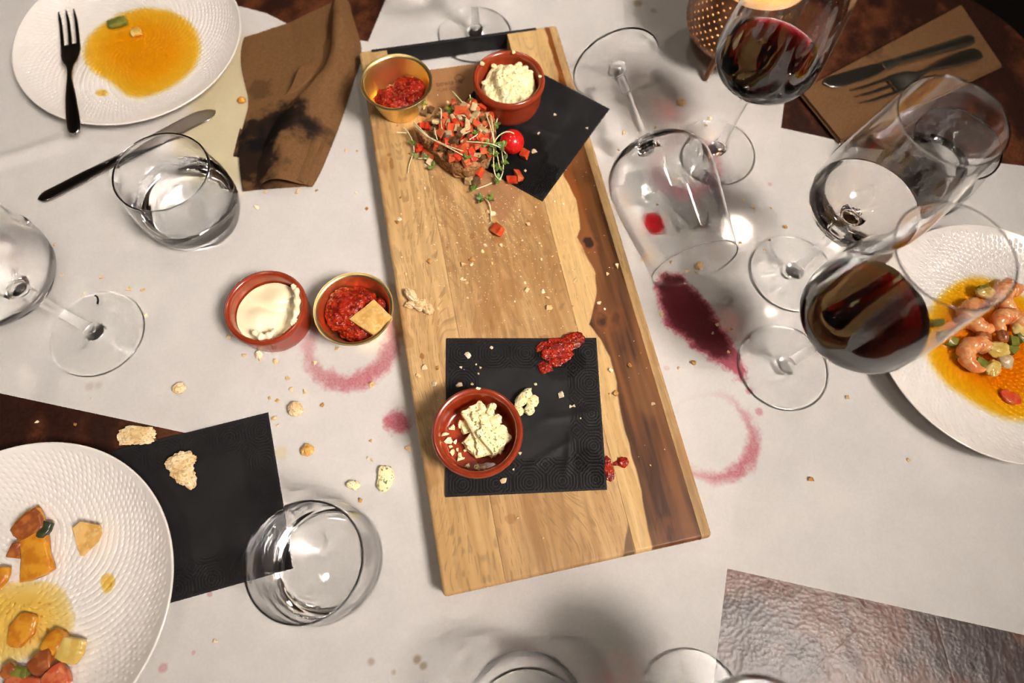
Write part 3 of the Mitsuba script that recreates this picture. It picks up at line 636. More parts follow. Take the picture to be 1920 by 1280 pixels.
# ---------------------------------------------------------------- plates
PR = .1105
PROF = [(0, .0052), (.045, .0054), (.070, .0066), (.090, .0108), (.102, .0160), (.1085, .0198)]
def plate_z(r): 
    from scipy.interpolate import PchipInterpolator
    return PchipInterpolator([q[0] for q in PROF], [q[1] for q in PROF])(np.clip(r, 0, .1085))
def plate_mesh():
    nr_, na = 140, 900
    rr = np.linspace(.0, .1085, nr_)[1:]
    a = np.arange(na) * 2 * np.pi / na
    R_, A_ = np.meshgrid(rr, a, indexing='ij'); x, y = R_ * np.cos(A_), R_ * np.sin(A_); z = plate_z(R_)
    g = np.arange(9, 2000); gr = .0024 * np.sqrt(g) ; ga = g * 2.399963
    keep = (gr < .1055) & (gr > .008); gr, ga = gr[keep], ga[keep]
    from scipy.spatial import cKDTree
    px_, py_ = gr * np.cos(ga), gr * np.sin(ga)
    d, i = cKDTree(np.c_[px_, py_]).query(np.c_[x.ravel(), y.ravel()], k=3)
    disp = np.zeros(x.size)
    for k in range(3):
        j = i[:, k]; dx, dy = x.ravel() - px_[j], y.ravel() - py_[j]
        al = ga[j] + .75
        u, v = dx * np.cos(al) + dy * np.sin(al), -dx * np.sin(al) + dy * np.cos(al)
        disp = disp - .00062 * np.exp(-((u / .00150) ** 2 + (v / .00080) ** 2) ** 1.3)
    z = z + disp.reshape(z.shape)
    V = [np.array([[0, 0, plate_z(0.)]]), np.stack([x, y, z], -1).reshape(-1, 3)]
    rest = [(.1096, .0206), (.1106, .0206), (.1110, .0198), (.1104, .0188), (.100, .0122), (.085, .0062), (.072, .0036), (.062, .0030), (.060, .0006), (.056, .0006), (.054, .0026), (0, .0028)]
    f = []
    i = 1 + np.arange((nr_ - 1) * na).reshape(nr_ - 1, na)
    f.append(np.stack([np.zeros(na, int), i[0], np.roll(i[0], -1)], -1))
    A, Bq = i[:-1], i[1:]
    f += [np.stack([A, Bq, np.roll(Bq, -1, 1)], -1).reshape(-1, 3), np.stack([A, np.roll(Bq, -1, 1), np.roll(A, -1, 1)], -1).reshape(-1, 3)]
    last, nv = i[-1], 1 + (nr_ - 1) * na
    for r_, z_ in rest:
        if r_ > 0:
            V.append(np.c_[r_ * np.cos(a), r_ * np.sin(a), np.full(na, z_)]); cur = nv + np.arange(na); nv += na
            f += [np.stack([last, cur, np.roll(cur, -1)], -1), np.stack([last, np.roll(cur, -1), np.roll(last, -1)], -1)]; last = cur
        else:
            V.append([[0, 0, z_]]); f.append(np.stack([last, np.full(na, nv), np.roll(last, -1)], -1)); nv += 1
    return TM(np.vstack(V), np.vstack(f))
plate_ply = mikit.ply(plate_mesh(), 'plate_glaze', smooth=True)
PLATES = {'far left': (-.4105, .4640), 'near left': (-.3385, -.0535), 'right': (.4200, .2115)}
for i, (nm, (x, y)) in enumerate(PLATES.items()):
    k = number('plate'); scene[k] = {**plate_ply, 'to_world': T().translate([x, y, PZ0 - (.0006 if i == 9 else 0)]).rotate([0, 0, 1], 40.0 * i)}
    tag(k, ['white dimpled plate at the far left with orange oil, a fork resting across it', 'white dimpled plate at the near left with peppers and bread scraps', 'white dimpled plate at the right holding shrimp in orange sauce'][i], 'plate')
def puddle(key, plate, outline, mt, label, seed, lift=.00055, rings=26):
    """thin film of oil lying in a plate; uv.x = depth from the shore."""
    cx, cy = PLATES[plate]; o = smooth_line(list(outline) + [outline[0]], 181)[:-1]
    c = o.mean(0); ang = np.arange(len(o))
    o = c + (o - c) * (1 + .05 * (meshkit.fbm(np.c_[o * 160 + 50, np.zeros(len(o))], 3, seed) - .5))[:, None]
    V, uvv, f = [[*c]], [[1, 0]], []
    n = len(o)
    for j in range(1, rings + 1):
        t = j / rings; V += list(c + (o - c) * t); uvv += [[1 - t, 0]] * n
    V = np.array(V); r = np.hypot(V[:, 0] - cx, V[:, 1] - cy)
    z = PZ0 + np.maximum(plate_z(r), .0058) + .0003 + (lift - .0003) * np.minimum(1, np.array(uvv)[:, 0] * 10)
    for k in range(n):
        k2 = (k + 1) % n; f.append([0, 1 + k, 1 + k2])
        for j in range(rings - 1):
            A = 1 + j * n; f += [[A + k, A + n + k, A + n + k2], [A + k, A + n + k2, A + k2]]
    m = TM(np.c_[V, z], f)
    if m.face_normals[:, 2].mean() < 0: m = TM(m.vertices, np.array(f)[:, ::-1])
    put(key, m, mt, True, uv=np.array(uvv)); tag(key, label, 'sauce')
puddle('orange_oil', 'far left', [(-0.4625, 0.4515), (-0.4604, 0.4842), (-0.4444, 0.5045), (-0.4176, 0.5188), (-0.3794, 0.5138), (-0.3528, 0.4921), (-0.3423, 0.4641), (-0.3430, 0.4394), (-0.3560, 0.4175), (-0.3778, 0.3998), (-0.3985, 0.3984), (-0.4184, 0.4111), (-0.4480, 0.4285)], 'orange_oil_film', 'orange oil pooled on the far left plate', 1)
puddle('oil_drop', 'far left', [(-0.4329, 0.4019), (-0.4301, 0.4063), (-0.4242, 0.4062), (-0.4190, 0.4014), (-0.4231, 0.3976), (-0.4294, 0.3976)], 'amber_oil_film', 'small separate drop of oil on the far left plate', 2, rings=8)
puddle('pale_oil', 'near left', [(-0.3836, -0.0445), (-0.3600, -0.0446), (-0.3373, -0.0421), (-0.3192, -0.0433), (-0.3048, -0.0549), (-0.2980, -0.0685), (-0.2983, -0.0789), (-0.3096, -0.0882), (-0.3263, -0.0945), (-0.3471, -0.0993), (-0.3681, -0.0840)], 'amber_oil_film', 'pale yellow oil film on the near left plate', 3)
puddle('oil_drop_001', 'near left', [(-0.2892, -0.0356), (-0.2845, -0.0330), (-0.2790, -0.0355), (-0.2780, -0.0438), (-0.2816, -0.0473), (-0.2868, -0.0434)], 'amber_oil_film', 'small yellow smear of oil near the rim of the near left plate', 4, rings=8)
puddle('orange_sauce', 'right', [(0.3634, 0.2059), (0.3715, 0.2347), (0.3903, 0.2601), (0.4177, 0.2761), (0.4441, 0.2730), (0.4698, 0.2565), (0.4845, 0.2265), (0.4770, 0.1861), (0.4538, 0.1464), (0.4293, 0.1376), (0.4038, 0.1446), (0.3797, 0.1612), (0.3664, 0.1767)], 'red_oil_film', 'deep orange sauce pooled around the shrimp on the right plate', 5)

# ---------------------------------------------------------------- ramekins, cups and dips
def ramekin_mesh():
    p = [(0, .0012), (.0255, .0012), (.0262, 0), (.0285, 0), (.0297, .0012), (.0310, .0060), (.0318, .018), (.0318, .0235), (.0326, .0245), (.0336, .0262), (.0338, .0285), (.0332, .0308), (.0318, .0319), (.0300, .0315), (.0288, .0300),
         (.0283, .0270), (.0280, .012), (.0268, .0065), (.0240, .0045), (0, .0042)]
    return lathe(p, 96)
ram_ply = mikit.ply(ramekin_mesh(), 'terracotta_glaze', smooth=40)
def cup_mesh():
    p = [(0, .0010), (.0175, .0010), (.0195, .0), (.0205, .0006), (.0215, .0025), (.0300, .0300), (.0312, .0310), (.0325, .0312), (.0331, .0320), (.0326, .0328), (.0312, .0327), (.0298, .0318), (.0292, .0305), (.0208, .0032), (.0195, .0018), (0, .0018)]
    return lathe(p, 96)
cup_ply = mikit.ply(cup_mesh(), 'brass', smooth=35)
def place(key, ply_, x, y, z, rz=0): scene[key] = {**ply_, 'to_world': T().translate([x, y, z]).rotate([0, 0, 1], rz)}; return key
NAP = BT + .0024
RAM = {1: (-0.0227, 0.4165), 2: (-0.2058, 0.1790), 3: (-0.0201, 0.0854)}
RZ = {1: NAP, 2: PZ0, 3: NAP}
for i, lb in ((1, 'terracotta ramekin filled with herb butter at the far end of the board'), (2, 'terracotta ramekin of aioli on the paper left of the board'), (3, 'terracotta ramekin half full of broken herb butter at the near end of the board')):
    k = number('ramekin'); place(k, ram_ply, *RAM[i], RZ[i]); tag(k, lb, 'ramekin')
CUP = {1: (-0.1256, 0.4028), 2: (-0.1329, 0.1835)}
CZ = {1: BT, 2: PZ0}
for i, lb in ((1, 'small brass cup of red tomato paste at the top left of the board'), (2, 'small brass cup of tomato paste with a bread crust in it, left of the board')):
    k = number('brass_cup'); place(k, cup_ply, *CUP[i], CZ[i]); tag(k, lb, 'cup')
def disc_field(R, zf, n=60, na=160, skirt=.004):
    rr = np.linspace(0, R, n)[1:]; a = np.arange(na) * 2 * np.pi / na
    V = [[0, 0, float(zf(np.array([0.]), np.array([0.]))[0])]]; f = []
    for r in rr:
        rad = r; V += list(np.c_[rad * np.cos(a), rad * np.sin(a), zf(rad * np.cos(a), rad * np.sin(a))])
    V += [[R * math.cos(t), R * math.sin(t), V[1 + (n - 2) * na + i][2] - skirt] for i, t in enumerate(a)]
    for k in range(na):
        k2 = (k + 1) % na; f.append([0, 1 + k, 1 + k2])
        for j in range(n - 1):
            A = 1 + j * na; f += [[A + k, A + na + k, A + na + k2], [A + k, A + na + k2, A + k2]]
    return TM(V, f)
# herb butter filling the far ramekin
def hb(x, y):
    r = np.hypot(x, y)
    z = .0235 + .0055 * np.clip(1 - (r / .026) ** 2, -.3, 1) + .010 * (fb(x, y, 75, 3, 4) - .5) + .004 * (np.abs(fb(x, y, 190, 6, 3) - .5) * 2 - .3)
    z = z + .0030 * np.tanh((fb(x, y, 45, 12, 1) - .5) * 22) 
    z = z - .006 * np.exp(-((x - .019) ** 2 + (y + .001) ** 2) / .00005)
    return z - .010 * np.clip((r - .0225) / .004, 0, 1) ** 2
m = disc_field(.0268, hb, 70, 200); put('herb_butter__mound', at(m, *RAM[1], RZ[1]), 'herb_butter_material', 50)
for j, (a, r, s) in enumerate(((2.7, .0285, .0045), (2.3, .027, .0055), (1.5, .0293, .0034), (.1, .0288, .003), (-1.0, .0285, .003), (3.3, .0275, .005), (-.4, .0278, .0035), (.9, .0275, .006), (1.2, .0272, .006), (.6, .0275, .0055))):
    r2 = r if r > .0284 else .0228
    child('herb_butter', 'smear', at(blob((s * 1.05, s * .9, s * .6), 40 + j, .4, 2.8, 3), RAM[1][0] + r2 * math.cos(a), RAM[1][1] + r2 * math.sin(a), RZ[1] + (.0330 if r > .0284 else .0262), a), 'herb_butter_material', 50)
tag('herb_butter', 'creamy mound of herb butter filling the far terracotta ramekin', 'butter')
# aioli
def ai(x, y):
    z = .0190 + .0045 * np.exp(-(((x - .006) / .013) ** 2 + ((y - .010) / .010) ** 2)) + .0052 * np.exp(-(((x + .007) / .014) ** 2 + ((y + .006) / .012) ** 2)) + .004 * (fb(x, y, 45, 4, 2) - .5)
    z = z - .0036 * np.exp(-((y - .005 - .30 * x + .004 * np.sin(x * 150 + .6)) / .0040) ** 2) * np.clip(1.15 - np.abs(x - .002) / .020, 0, 1)
    z = z - .0050 * np.exp(-(((x - .013) / .0045) ** 2 + ((y + .007) / .016) ** 2))
    return z
m = disc_field(.0278, ai, 60, 160); m.apply_translation([.0004, -.0008, 0]); put('aioli__pool', at(m, *RAM[2], RZ[2]), 'aioli_material', True)
def drool(pts, r, sub):
    p = smooth_line(np.array(pts), 24); rr = r * (.55 + .45 * np.sin(np.linspace(.3, 2.9, 24))) * (1 + .25 * np.sin(np.arange(24) * .9)); q = tube(p, rr, 12); return q
child('aioli', 'smear', drool([(-0.1830, 0.1974, 0.0322), (-0.1806, 0.1879, 0.0322), (-0.1791, 0.1784, 0.0322), (-0.1802, 0.1664, 0.0322)], .0026, 0), 'aioli_material', True, label='thick streak smeared over the rim')
child('aioli', 'smear', drool([(-0.1871, 0.2000, 0.0322), (-0.1854, 0.1982, 0.0322), (-0.1838, 0.1949, 0.0322)], .002, 0), 'aioli_material', True)
child('aioli', 'smear', drool([(-0.2100, 0.1572, 0.0312), (-0.2021, 0.1527, 0.0312), (-0.1968, 0.1546, 0.0312), (-0.1931, 0.1596, 0.0312)], .0028, 0), 'aioli_material', True)
child('aioli', 'smear', drool([(-0.1817, 0.1653, 0.0310), (-0.1791, 0.1675, 0.0310), (-0.1775, 0.1704, 0.0310)], .0018, 0), 'aioli_material', True)
tag('aioli', 'glossy pale aioli pooled in the ramekin left of the board, smeared over its rim', 'sauce')
# broken butter in the near ramekin
def butter_block(size, seed):
    m = dice(size, seed, .22)
    for _ in range(4): m = m.subdivide()
    m.merge_vertices(); v = np.array(m.vertices); n_ = np.array(m.vertex_normals)
    d = .0022 * (meshkit.fbm(v * 260 + 50 + seed % 31, 4, seed) - .5) + .0012 * np.sin(v[:, 1] * 900 + 3 * meshkit.noise(v * 200 + 9, seed)) * .5
    return TM(v + n_ * d[:, None], m.faces)
def at_px(xy, z): return xy[0], xy[1], z
bits = [((.036, .021, .013), (-0.0181, 0.0957), .0150, -.9, .15), ((.024, .022, .016), (-0.0083, 0.0855), .0150, -.7, -.1), ((.014, .012, .010), (-0.0151, 0.1034), .0195, .4, .1), ((.016, .011, .010), (-0.0049, 0.0790), .0130, -.4, .1), ((.020, .013, .012), (-0.0116, 0.0769), .0075, .2, .2), ((.016, .010, .010), (-0.0263, 0.0826), .0062, 1.0, .1), ((.014, .009, .009), (-0.0239, 0.0729), .0055, -.6, .0),
        ((.012, .009, .007), (-0.0326, 0.0936), .0055, .4, .1), ((.010, .007, .006), (-0.0369, 0.0970), .0065, .1, .2), ((.013, .009, .009), (-0.0026, 0.0894), .0175, .7, .2), ((.010, .006, .008), (-0.0120, 0.1099), .0210, 1.2, .3), ((.012, .008, .007), (-0.0227, 0.1029), .0205, .2, .1), ((.009, .008, .006), (-0.0059, 0.1002), .0205, .5, .1),
        ((.012, .010, .008), (-0.0180, 0.0718), .0060, .3, .3)]
for j, (s, xy, z, rz, rx) in enumerate(bits):
    xy = (RAM[3][0] + .0015 + (xy[0] - RAM[3][0]) * .78, RAM[3][1] + (xy[1] - RAM[3][1]) * .78)
    z = max(z, .0052 + .56 * s[2])
    mm = at(butter_block(s, 300 + j), xy[0], xy[1], NAP + z, rz, rx, .1)
    child('herb_butter_001', 'chunk', mm, 'herb_butter_material', 40)
for j, ((x, y), s) in enumerate((((-0.0427, 0.0815), .0055), ((-0.0451, 0.0845), .0045), ((-0.0385, 0.0723), .004), ((-0.0317, 0.0677), .0045), ((-0.0257, 0.0631), .0035), ((-0.0189, 0.0625), .004), ((-0.0142, 0.0632), .0035), ((-0.0370, 0.0804), .003), ((-0.0328, 0.0711), .003), ((-0.0226, 0.1175), .003), ((-0.0410, 0.0910), .004), ((-0.0352, 0.0749), .0022), ((-0.0292, 0.0746), .002), ((-0.0406, 0.0769), .0026))):
    dx, dy = x - RAM[3][0], y - RAM[3][1]; r = math.hypot(dx, dy)
    z = .0335 if r > .0285 else .0064 if r < .0235 else .0125
    if .0235 <= r <= .0285: x, y = RAM[3][0] + dx * .0252 / r, RAM[3][1] + dy * .0252 / r
    child('herb_butter_001', 'crumb', at(chunk((s * 1.3, s, s * .7), 340 + j, 1), x, y, NAP + z, j), 'herb_butter_material', 40)
tag('herb_butter_001', 'broken lumps of herb butter in the near terracotta ramekin', 'butter')
# tomato paste
def paste(key, cx, cy, base, lumps, label, seed, sub=5):
    ms = []
    for j, (dx, dy, z, sx, sy, sz) in enumerate(lumps):
        b = blob((sx, sy, sz), seed + j, .20, 2.4, sub, 4)
        v = np.array(b.vertices); n_ = v / np.linalg.norm(v, axis=1, keepdims=True)
        v = v + n_ * (.0030 * (meshkit.fbm(v * 330 + 60 + seed, 3, seed + j) - .5))[:, None]
        ms.append(at(TM(v, b.faces), cx + dx, cy + dy, base + z))
    m = cat(ms); v = np.array(m.vertices); d = v[:, :2] - [cx, cy]; r = np.hypot(*d.T) + 1e-9; zc = np.clip(v[:, 2] - base, .0022, .05)
    lim = np.interp(zc, [.0018, .0305, .05], [.0190, .0282, .0300]); v[:, :2] = [cx, cy] + d * np.minimum(1, lim / r)[:, None]; v[:, 2] = base + zc
    put(key, TM(v, m.faces), 'tomato_paste_material', 60); tag(key, label, 'tomato paste')
paste('tomato_paste', *CUP[1], CZ[1], [(.005, -.005, .0150, .040, .036, .026), (-.008, -.010, .0170, .026, .024, .020), (.013, .002, .0200, .026, .026, .018), (.000, -.016, .0200, .030, .018, .014), (.016, -.008, .021, .020, .022, .014), (.007, .003, .0225, .026, .022, .012), (.012, .008, .021, .018, .014, .012)], 'red tomato paste heaped in the brass cup at the far end of the board', 60)
paste('tomato_paste_001', *CUP[2], CZ[2], [(-.007, .006, .0185, .040, .038, .026), (.002, -.009, .0150, .036, .028, .018), (-.014, -.002, .0215, .022, .028, .016), (.004, .012, .0220, .024, .018, .014), (.012, .003, .0170, .022, .022, .014), (.018, .009, .019, .014, .014, .012), (-.012, .012, .0235, .020, .018, .014)], 'red tomato paste heaped in the brass cup left of the board', 80)
cc = np.array([(-0.1171, 0.1923, 0.0360), (-0.1000, 0.1780, 0.0360), (-0.1122, 0.1615, 0.0360), (-0.1357, 0.1749, 0.0360)]); cc[:, 2] = [.0335, .0340, .0310, .0290]
pts = np.vstack([cc, cc - [0, 0, .0055], [cc.mean(0) + [0, 0, .0015]]])
m = hull(pts)
for _ in range(4): m = m.subdivide()
v = np.array(m.vertices); v += np.array(m.vertex_normals) * (.0012 * (meshkit.fbm(v * 260 + 50, 3, 3) - .5))[:, None]
put('bread_crust', TM(v, m.faces), 'crust_material', 35); tag('bread_crust', 'square golden bread crust dipped in the brass cup left of the board', 'bread')
# paste on and beside the near napkin
def smear(key, spots, ground, label, seed, mt='tomato_paste_material', catg='tomato paste'):
    ms = []
    for j, (xy, a, b, c, rz) in enumerate(spots):
        bb = blob((a * 1.25, b * 1.3, c * .85), seed + j, .38, 2.6, 4, 4); v = np.array(bb.vertices); n_ = v / np.linalg.norm(v, axis=1, keepdims=True)
        v = v + n_ * (.0026 * (meshkit.fbm(v * 420 + 60 + seed, 3, seed + j) - .5))[:, None]; ms.append(drop(TM(v, bb.faces), *xy, ground, rz, sink=c * .3))
    put(key, cat(ms), mt, 50); tag(key, label, catg)
smear('paste_smear', [((0.0476, 0.1717), .020, .010, .005, .5), ((0.0402, 0.1678), .016, .010, .005, .3), ((0.0316, 0.1623), .011, .011, .005, 0), ((0.0432, 0.1596), .014, .008, .004, .5), ((0.0382, 0.1550), .010, .007, .004, .4), ((0.0288, 0.1491), .010, .006, .0035, -.4), ((0.0251, 0.1665), .009, .005, .004, .8),
                      ((0.0523, 0.1764), .012, .008, .005, .2), ((0.0271, 0.1471), .006, .006, .003, 0), ((0.0364, 0.1722), .012, .004, .003, .1)], NAP - .0006, 'smear of red tomato paste at the far edge of the near black napkin', 120)
smear('paste_smear_001', [((0.0829, 0.0703), .006, .014, .0035, .2), ((0.0820, 0.0751), .004, .008, .003, .1)], BT, 'red paste spot tucked against the right edge of the near black napkin', 140)
smear('paste_smear_002', [((0.0940, 0.0769), .007, .006, .005, .3), ((0.0907, 0.0758), .008, .0026, .002, .3)], BT, 'small red paste lump on the wood right of the near black napkin', 150)
# loose butter
def lump(key, spots, ground, label, catg, mt, seed, sub=3, rough=.25):
    ms = [drop(blob(s, seed + j, rough, 2.6, sub + 1, 4), *xy, ground, rz, sink=s[2] * .12) for j, (s, xy, rz) in enumerate(spots)]
    put(key, cat(ms), mt, 40); tag(key, label, catg)
lump(number('butter_lump'), [((.020, .009, .009), (0.0126, 0.1203), .95), ((.010, .010, .008), (0.0201, 0.1189), .2), ((.008, .008, .008), (0.0181, 0.1111), .4), ((.008, .007, .006), (0.0101, 0.1096), .5)], NAP - .0004, 'ragged lump of herb butter on the black napkin beside the near ramekin', 'butter', 'herb_butter_material', 160)
lump(number('butter_lump'), [((.012, .020, .006), (-0.0916, 0.0513), -.15), ((.009, .010, .006), (-0.0941, 0.0565), .3)], PZ0, 'piece of herb butter on the paper left of the near half of the board', 'butter', 'herb_butter_material', 170)
lump(number('butter_lump'), [((.008, .006, .005), (-0.1180, 0.0450), .2), ((.007, .005, .004), (-0.1140, 0.0440), .8)], PZ0, 'small crumbs of herb butter on the paper above the near tumbler', 'butter', 'herb_butter_material', 180)

# ---------------------------------------------------------------- bread pieces
lump(number('bread_piece'), [((.026, .014, .009), (-0.2956, 0.0701), -.1), ((.014, .013, .008), (-0.3028, 0.0682), .4), ((.012, .010, .007), (-0.2884, 0.0720), .2)], TOP_Z + .0004, 'ragged white bread piece on the dark table above the black napkin', 'bread', 'bread_material', 200, 4, .5)
lump(number('bread_piece'), [((.022, .014, .009), (-0.2534, 0.0514), .35), ((.014, .016, .008), (-0.2489, 0.0426), .2), ((.010, .008, .007), (-0.2596, 0.0509), .1), ((.008, .012, .006), (-0.2430, 0.0374), .5), ((.009, .006, .005), (-0.2551, 0.0418), .0)], PZ0 + .0020, 'torn bread piece lying on the black napkin beside the near left plate', 'bread', 'bread_material', 210, 4, .5)
lump(number('bread_piece'), [((.016, .008, .010), (-0.0879, 0.2013), -.9), ((.012, .010, .009), (-0.0798, 0.1951), .4), ((.010, .008, .007), (-0.0726, 0.1918), -.9), ((.009, .006, .006), (-0.0881, 0.1943), .2)], BT, 'curled flake of bread on the left side of the board beside the brass cup', 'bread', 'bread_material', 220, 3, .4)
m = hull(np.array([(-0.3151, -0.0040, 0.0160), (-0.3108, 0.0009, 0.0160), (-0.2943, -0.0005, 0.0160), (-0.2918, -0.0060, 0.0160), (-0.2928, -0.0117, 0.0160), (-0.3000, -0.0223, 0.0160), (-0.3031, -0.0225, 0.0160)] + [(-0.3184, -0.0047, 0.0090), (-0.3141, -0.0005, 0.0090), (-0.2997, -0.0025, 0.0090), (-0.3061, -0.0213, 0.0090)]))
for _ in range(3): m = m.subdivide()
v = np.array(m.vertices); v += np.array(m.vertex_normals) * (.002 * (meshkit.fbm(v * 240 + 50, 3, 3) - .5))[:, None]
k = number('bread_piece'); put(k, TM(v, m.faces), 'crust_material', 35); tag(k, 'wedge of pale bread crust on the near left plate', 'bread')
lump(number('bread_piece'), [((.010, .009, .007), (-0.2727, 0.1111), .3)], PZ0, 'small bread lump on the paper near the empty glass at the left', 'bread', 'bread_material', 230, 3, .4)
lump(number('bread_piece'), [((.011, .012, .008), (-0.1733, 0.1016), .3)], PZ0, 'small bread lump on the paper above the black napkin beside the plate', 'bread', 'bread_material', 231, 3, .4)
lump(number('bread_piece'), [((.010, .009, .006), (-0.1572, 0.0690), .3)], PZ0, 'small golden crust lump on the paper right of the black napkin', 'bread', 'crust_material', 232, 3, .4)
lump(number('bread_piece'), [((.009, .007, .004), (0.1547, 0.4531), .3), ((.006, .003, .003), (0.1520, 0.4549), -.5)], PZ0 - .0006, 'curled bread flake on the paper near the lantern leg', 'bread', 'bread_material', 233, 3, .4)
lump(number('bread_piece'), [((.009, .008, .005), (0.1164, 0.2690), .3)], PZ0, 'bread lump on the paper under the fallen glass', 'bread', 'bread_material', 235, 3, .4)
lump(number('bread_piece'), [((.009, .007, .004), (0.1667, 0.2658), .9)], PZ0, 'bread flake on the paper inside the mouth of the fallen glass', 'bread', 'bread_material', 236, 3, .4)
lump(number('bread_piece'), [((.008, .006, .006), (-0.2906, 0.4106), .3)], PZ0, 'yellow scrap on the greasy paper beside the brown napkin', 'food scrap', 'pepper_yellow', 237, 2, .3)

# ---------------------------------------------------------------- bruschetta
ol = np.array([(-0.1067, 0.3663), (-0.0908, 0.3826), (-0.0736, 0.3994), (-0.0457, 0.3991), (-0.0330, 0.3860), (-0.0297, 0.3588), (-0.0367, 0.3386), (-0.0517, 0.3232), (-0.0655, 0.3254), (-0.0805, 0.3378), (-0.0954, 0.3518)])
ip = Polygon(ol)
def toast():
    ring_ = Polygon(ol).buffer(-.004).buffer(.004, quad_segs=4).segmentize(.0022); o = np.array(ring_.exterior.coords)[:-1]; c = o.mean(0); V, f = [], []
    prof = [(0, .0005), (.6, .0), (.97, .0), (1.0, .0012), (1.0, .007), (1.0, .0135), (.975, .0150), (.75, .0150), (.5, .0150), (.25, .0150), (0, .0150)]
    rows = []
    for s, z in prof:
        if s == 0: rows.append([len(V)] * len(o)); V.append([*c, z])
        else: rows.append(list(range(len(V), len(V) + len(o)))); V += [[*(c + (q - c) * s), z] for q in o]
    n = len(o)
    for A, Bq in zip(rows[:-1], rows[1:]):
        for k in range(n):
            k2 = (k + 1) % n
            if A[k] != A[k2]: f.append([A[k], A[k2], Bq[k2]])
            if Bq[k] != Bq[k2]: f.append([A[k], Bq[k2], Bq[k]])
    m = TM(V, f)
    if m.volume < 0: m = TM(V, np.array(f)[:, ::-1])
    m = m.subdivide().subdivide()
    m.merge_vertices()
    v = np.array(m.vertices); nn = np.array(m.vertex_normals)
    d = .0022 * (meshkit.fbm(v * 260 + 50, 3, 5) - .5) - .0026 * np.clip(meshkit.noise(v * 480 + 9, 2) - .58, 0, 1) * 4
    return TM(v + nn * d[:, None], m.faces)
m = toast(); put('toast_slice', at(m, 0, 0, BT + .0012), 'toast_material', 40)
tag('toast_slice', 'dark toasted bread slice piled with diced tomato on the board', 'bread')
def heap(x, y): # height of the pile above the board
    c = np.array(ip.centroid.coords[0]); d = math.hypot(x - c[0] - .004, y - c[1]); return .0188 + max(0, .007 * (1 - (d / .030) ** 2))
g = np.random.default_rng(21)
TOM = ['tomato_flesh', 'tomato_flesh_dark', 'tomato_flesh_pale']
def piece(kind, xy, z, size, mt, label, catg, group, seed, smooth=20):
    k = number(kind); mm = at(dice(size, seed), xy[0], xy[1], z, *(np.random.default_rng(seed).uniform(-1, 1, 3) * [3, .5, .5])); put(k, mm, mt, smooth); tag(k, label, catg, group); return k
D = (('tomato_dice', 'dice of red tomato in the heap on the toast', 'diced tomato', 'diced tomato on the toast'), ('onion_dice', 'pale onion piece in the heap on the toast', 'diced onion', 'diced onion on the toast'), ('caper', 'dark caper piece in the heap on the toast', 'caper', 'capers on the toast'))
big = [((-0.0633, 0.3782), .012, 0), ((-0.0566, 0.3943), .012, 0), ((-0.0659, 0.3658), .010, 1), ((-0.0448, 0.3911), .009, 1), ((-0.0710, 0.3588), .010, 0), ((-0.0763, 0.3666), .010, 2), ((-0.0566, 0.3746), .009, 2), ((-0.0459, 0.3757), .010, 2), ((-0.0621, 0.3525), .009, 1), ((-0.0719, 0.3457), .010, 1), ((-0.0787, 0.3544), .011, 2), ((-0.0539, 0.3581), .009, 0), ((-0.0565, 0.3460), .010, 2), ((-0.0658, 0.3422), .009, 2),
       ((-0.0482, 0.3646), .009, 0), ((-0.0760, 0.3727), .008, 0), ((-0.0391, 0.3667), .010, 2), ((-0.0476, 0.3434), .010, 2), ((-0.0436, 0.3520), .009, 1), ((-0.0815, 0.3447), .010, 0), ((-0.0566, 0.3850), .009, 2), ((-0.0672, 0.3735), .008, 2), ((-0.0381, 0.3826), .008, 1), ((-0.0697, 0.3518), .008, 0), ((-0.0603, 0.3634), .008, 0), ((-0.0402, 0.3418), .008, 0), ((-0.0518, 0.3512), .008, 1), ((-0.0786, 0.3616), .008, 1), ((-0.0577, 0.3389), .012, 0), ((-0.0498, 0.3362), .012, 1), ((-0.0408, 0.3476), .011, 2), ((-0.0620, 0.3339), .010, 1), ((-0.0453, 0.3542), .011, 0), ((-0.0675, 0.3322), .009, 2), ((-0.0366, 0.3550), .010, 1), ((-0.0550, 0.3311), .010, 2), ((-0.0340, 0.3424), .010, 0)]
for j, (q, s, c) in enumerate(big):
    lab = D[0]
    piece(lab[0], q, BT + heap(*q) + .001 + .003 * g.random(), (s * g.uniform(.85, 1.25), s * g.uniform(.7, 1), s * .7), TOM[c], lab[1], lab[2], lab[3], 1000 + j)
cen = np.array(ip.centroid.coords[0])
for j in range(34):
    t = g.uniform(0, 6.283); rr_ = math.sqrt(g.random()); q = cen + (ol[int(t / 6.2832 * len(ol))] - cen) * rr_ * .9
    if j < 16: piece('tomato_dice', q, BT + heap(*q) + .001, (g.uniform(.006, .010), g.uniform(.005, .008), .005), TOM[j % 3], D[0][1], D[0][2], D[0][3], 1400 + j)
    elif j < 26: piece('onion_dice', q, BT + heap(*q) + .003, (g.uniform(.004, .007), .004, .0025), 'onion_flesh', *D[1][1:], 1400 + j)
    else: piece('caper', q, BT + heap(*q) + .003, (.006, .005, .004), 'caper_flesh', *D[2][1:], 1400 + j)
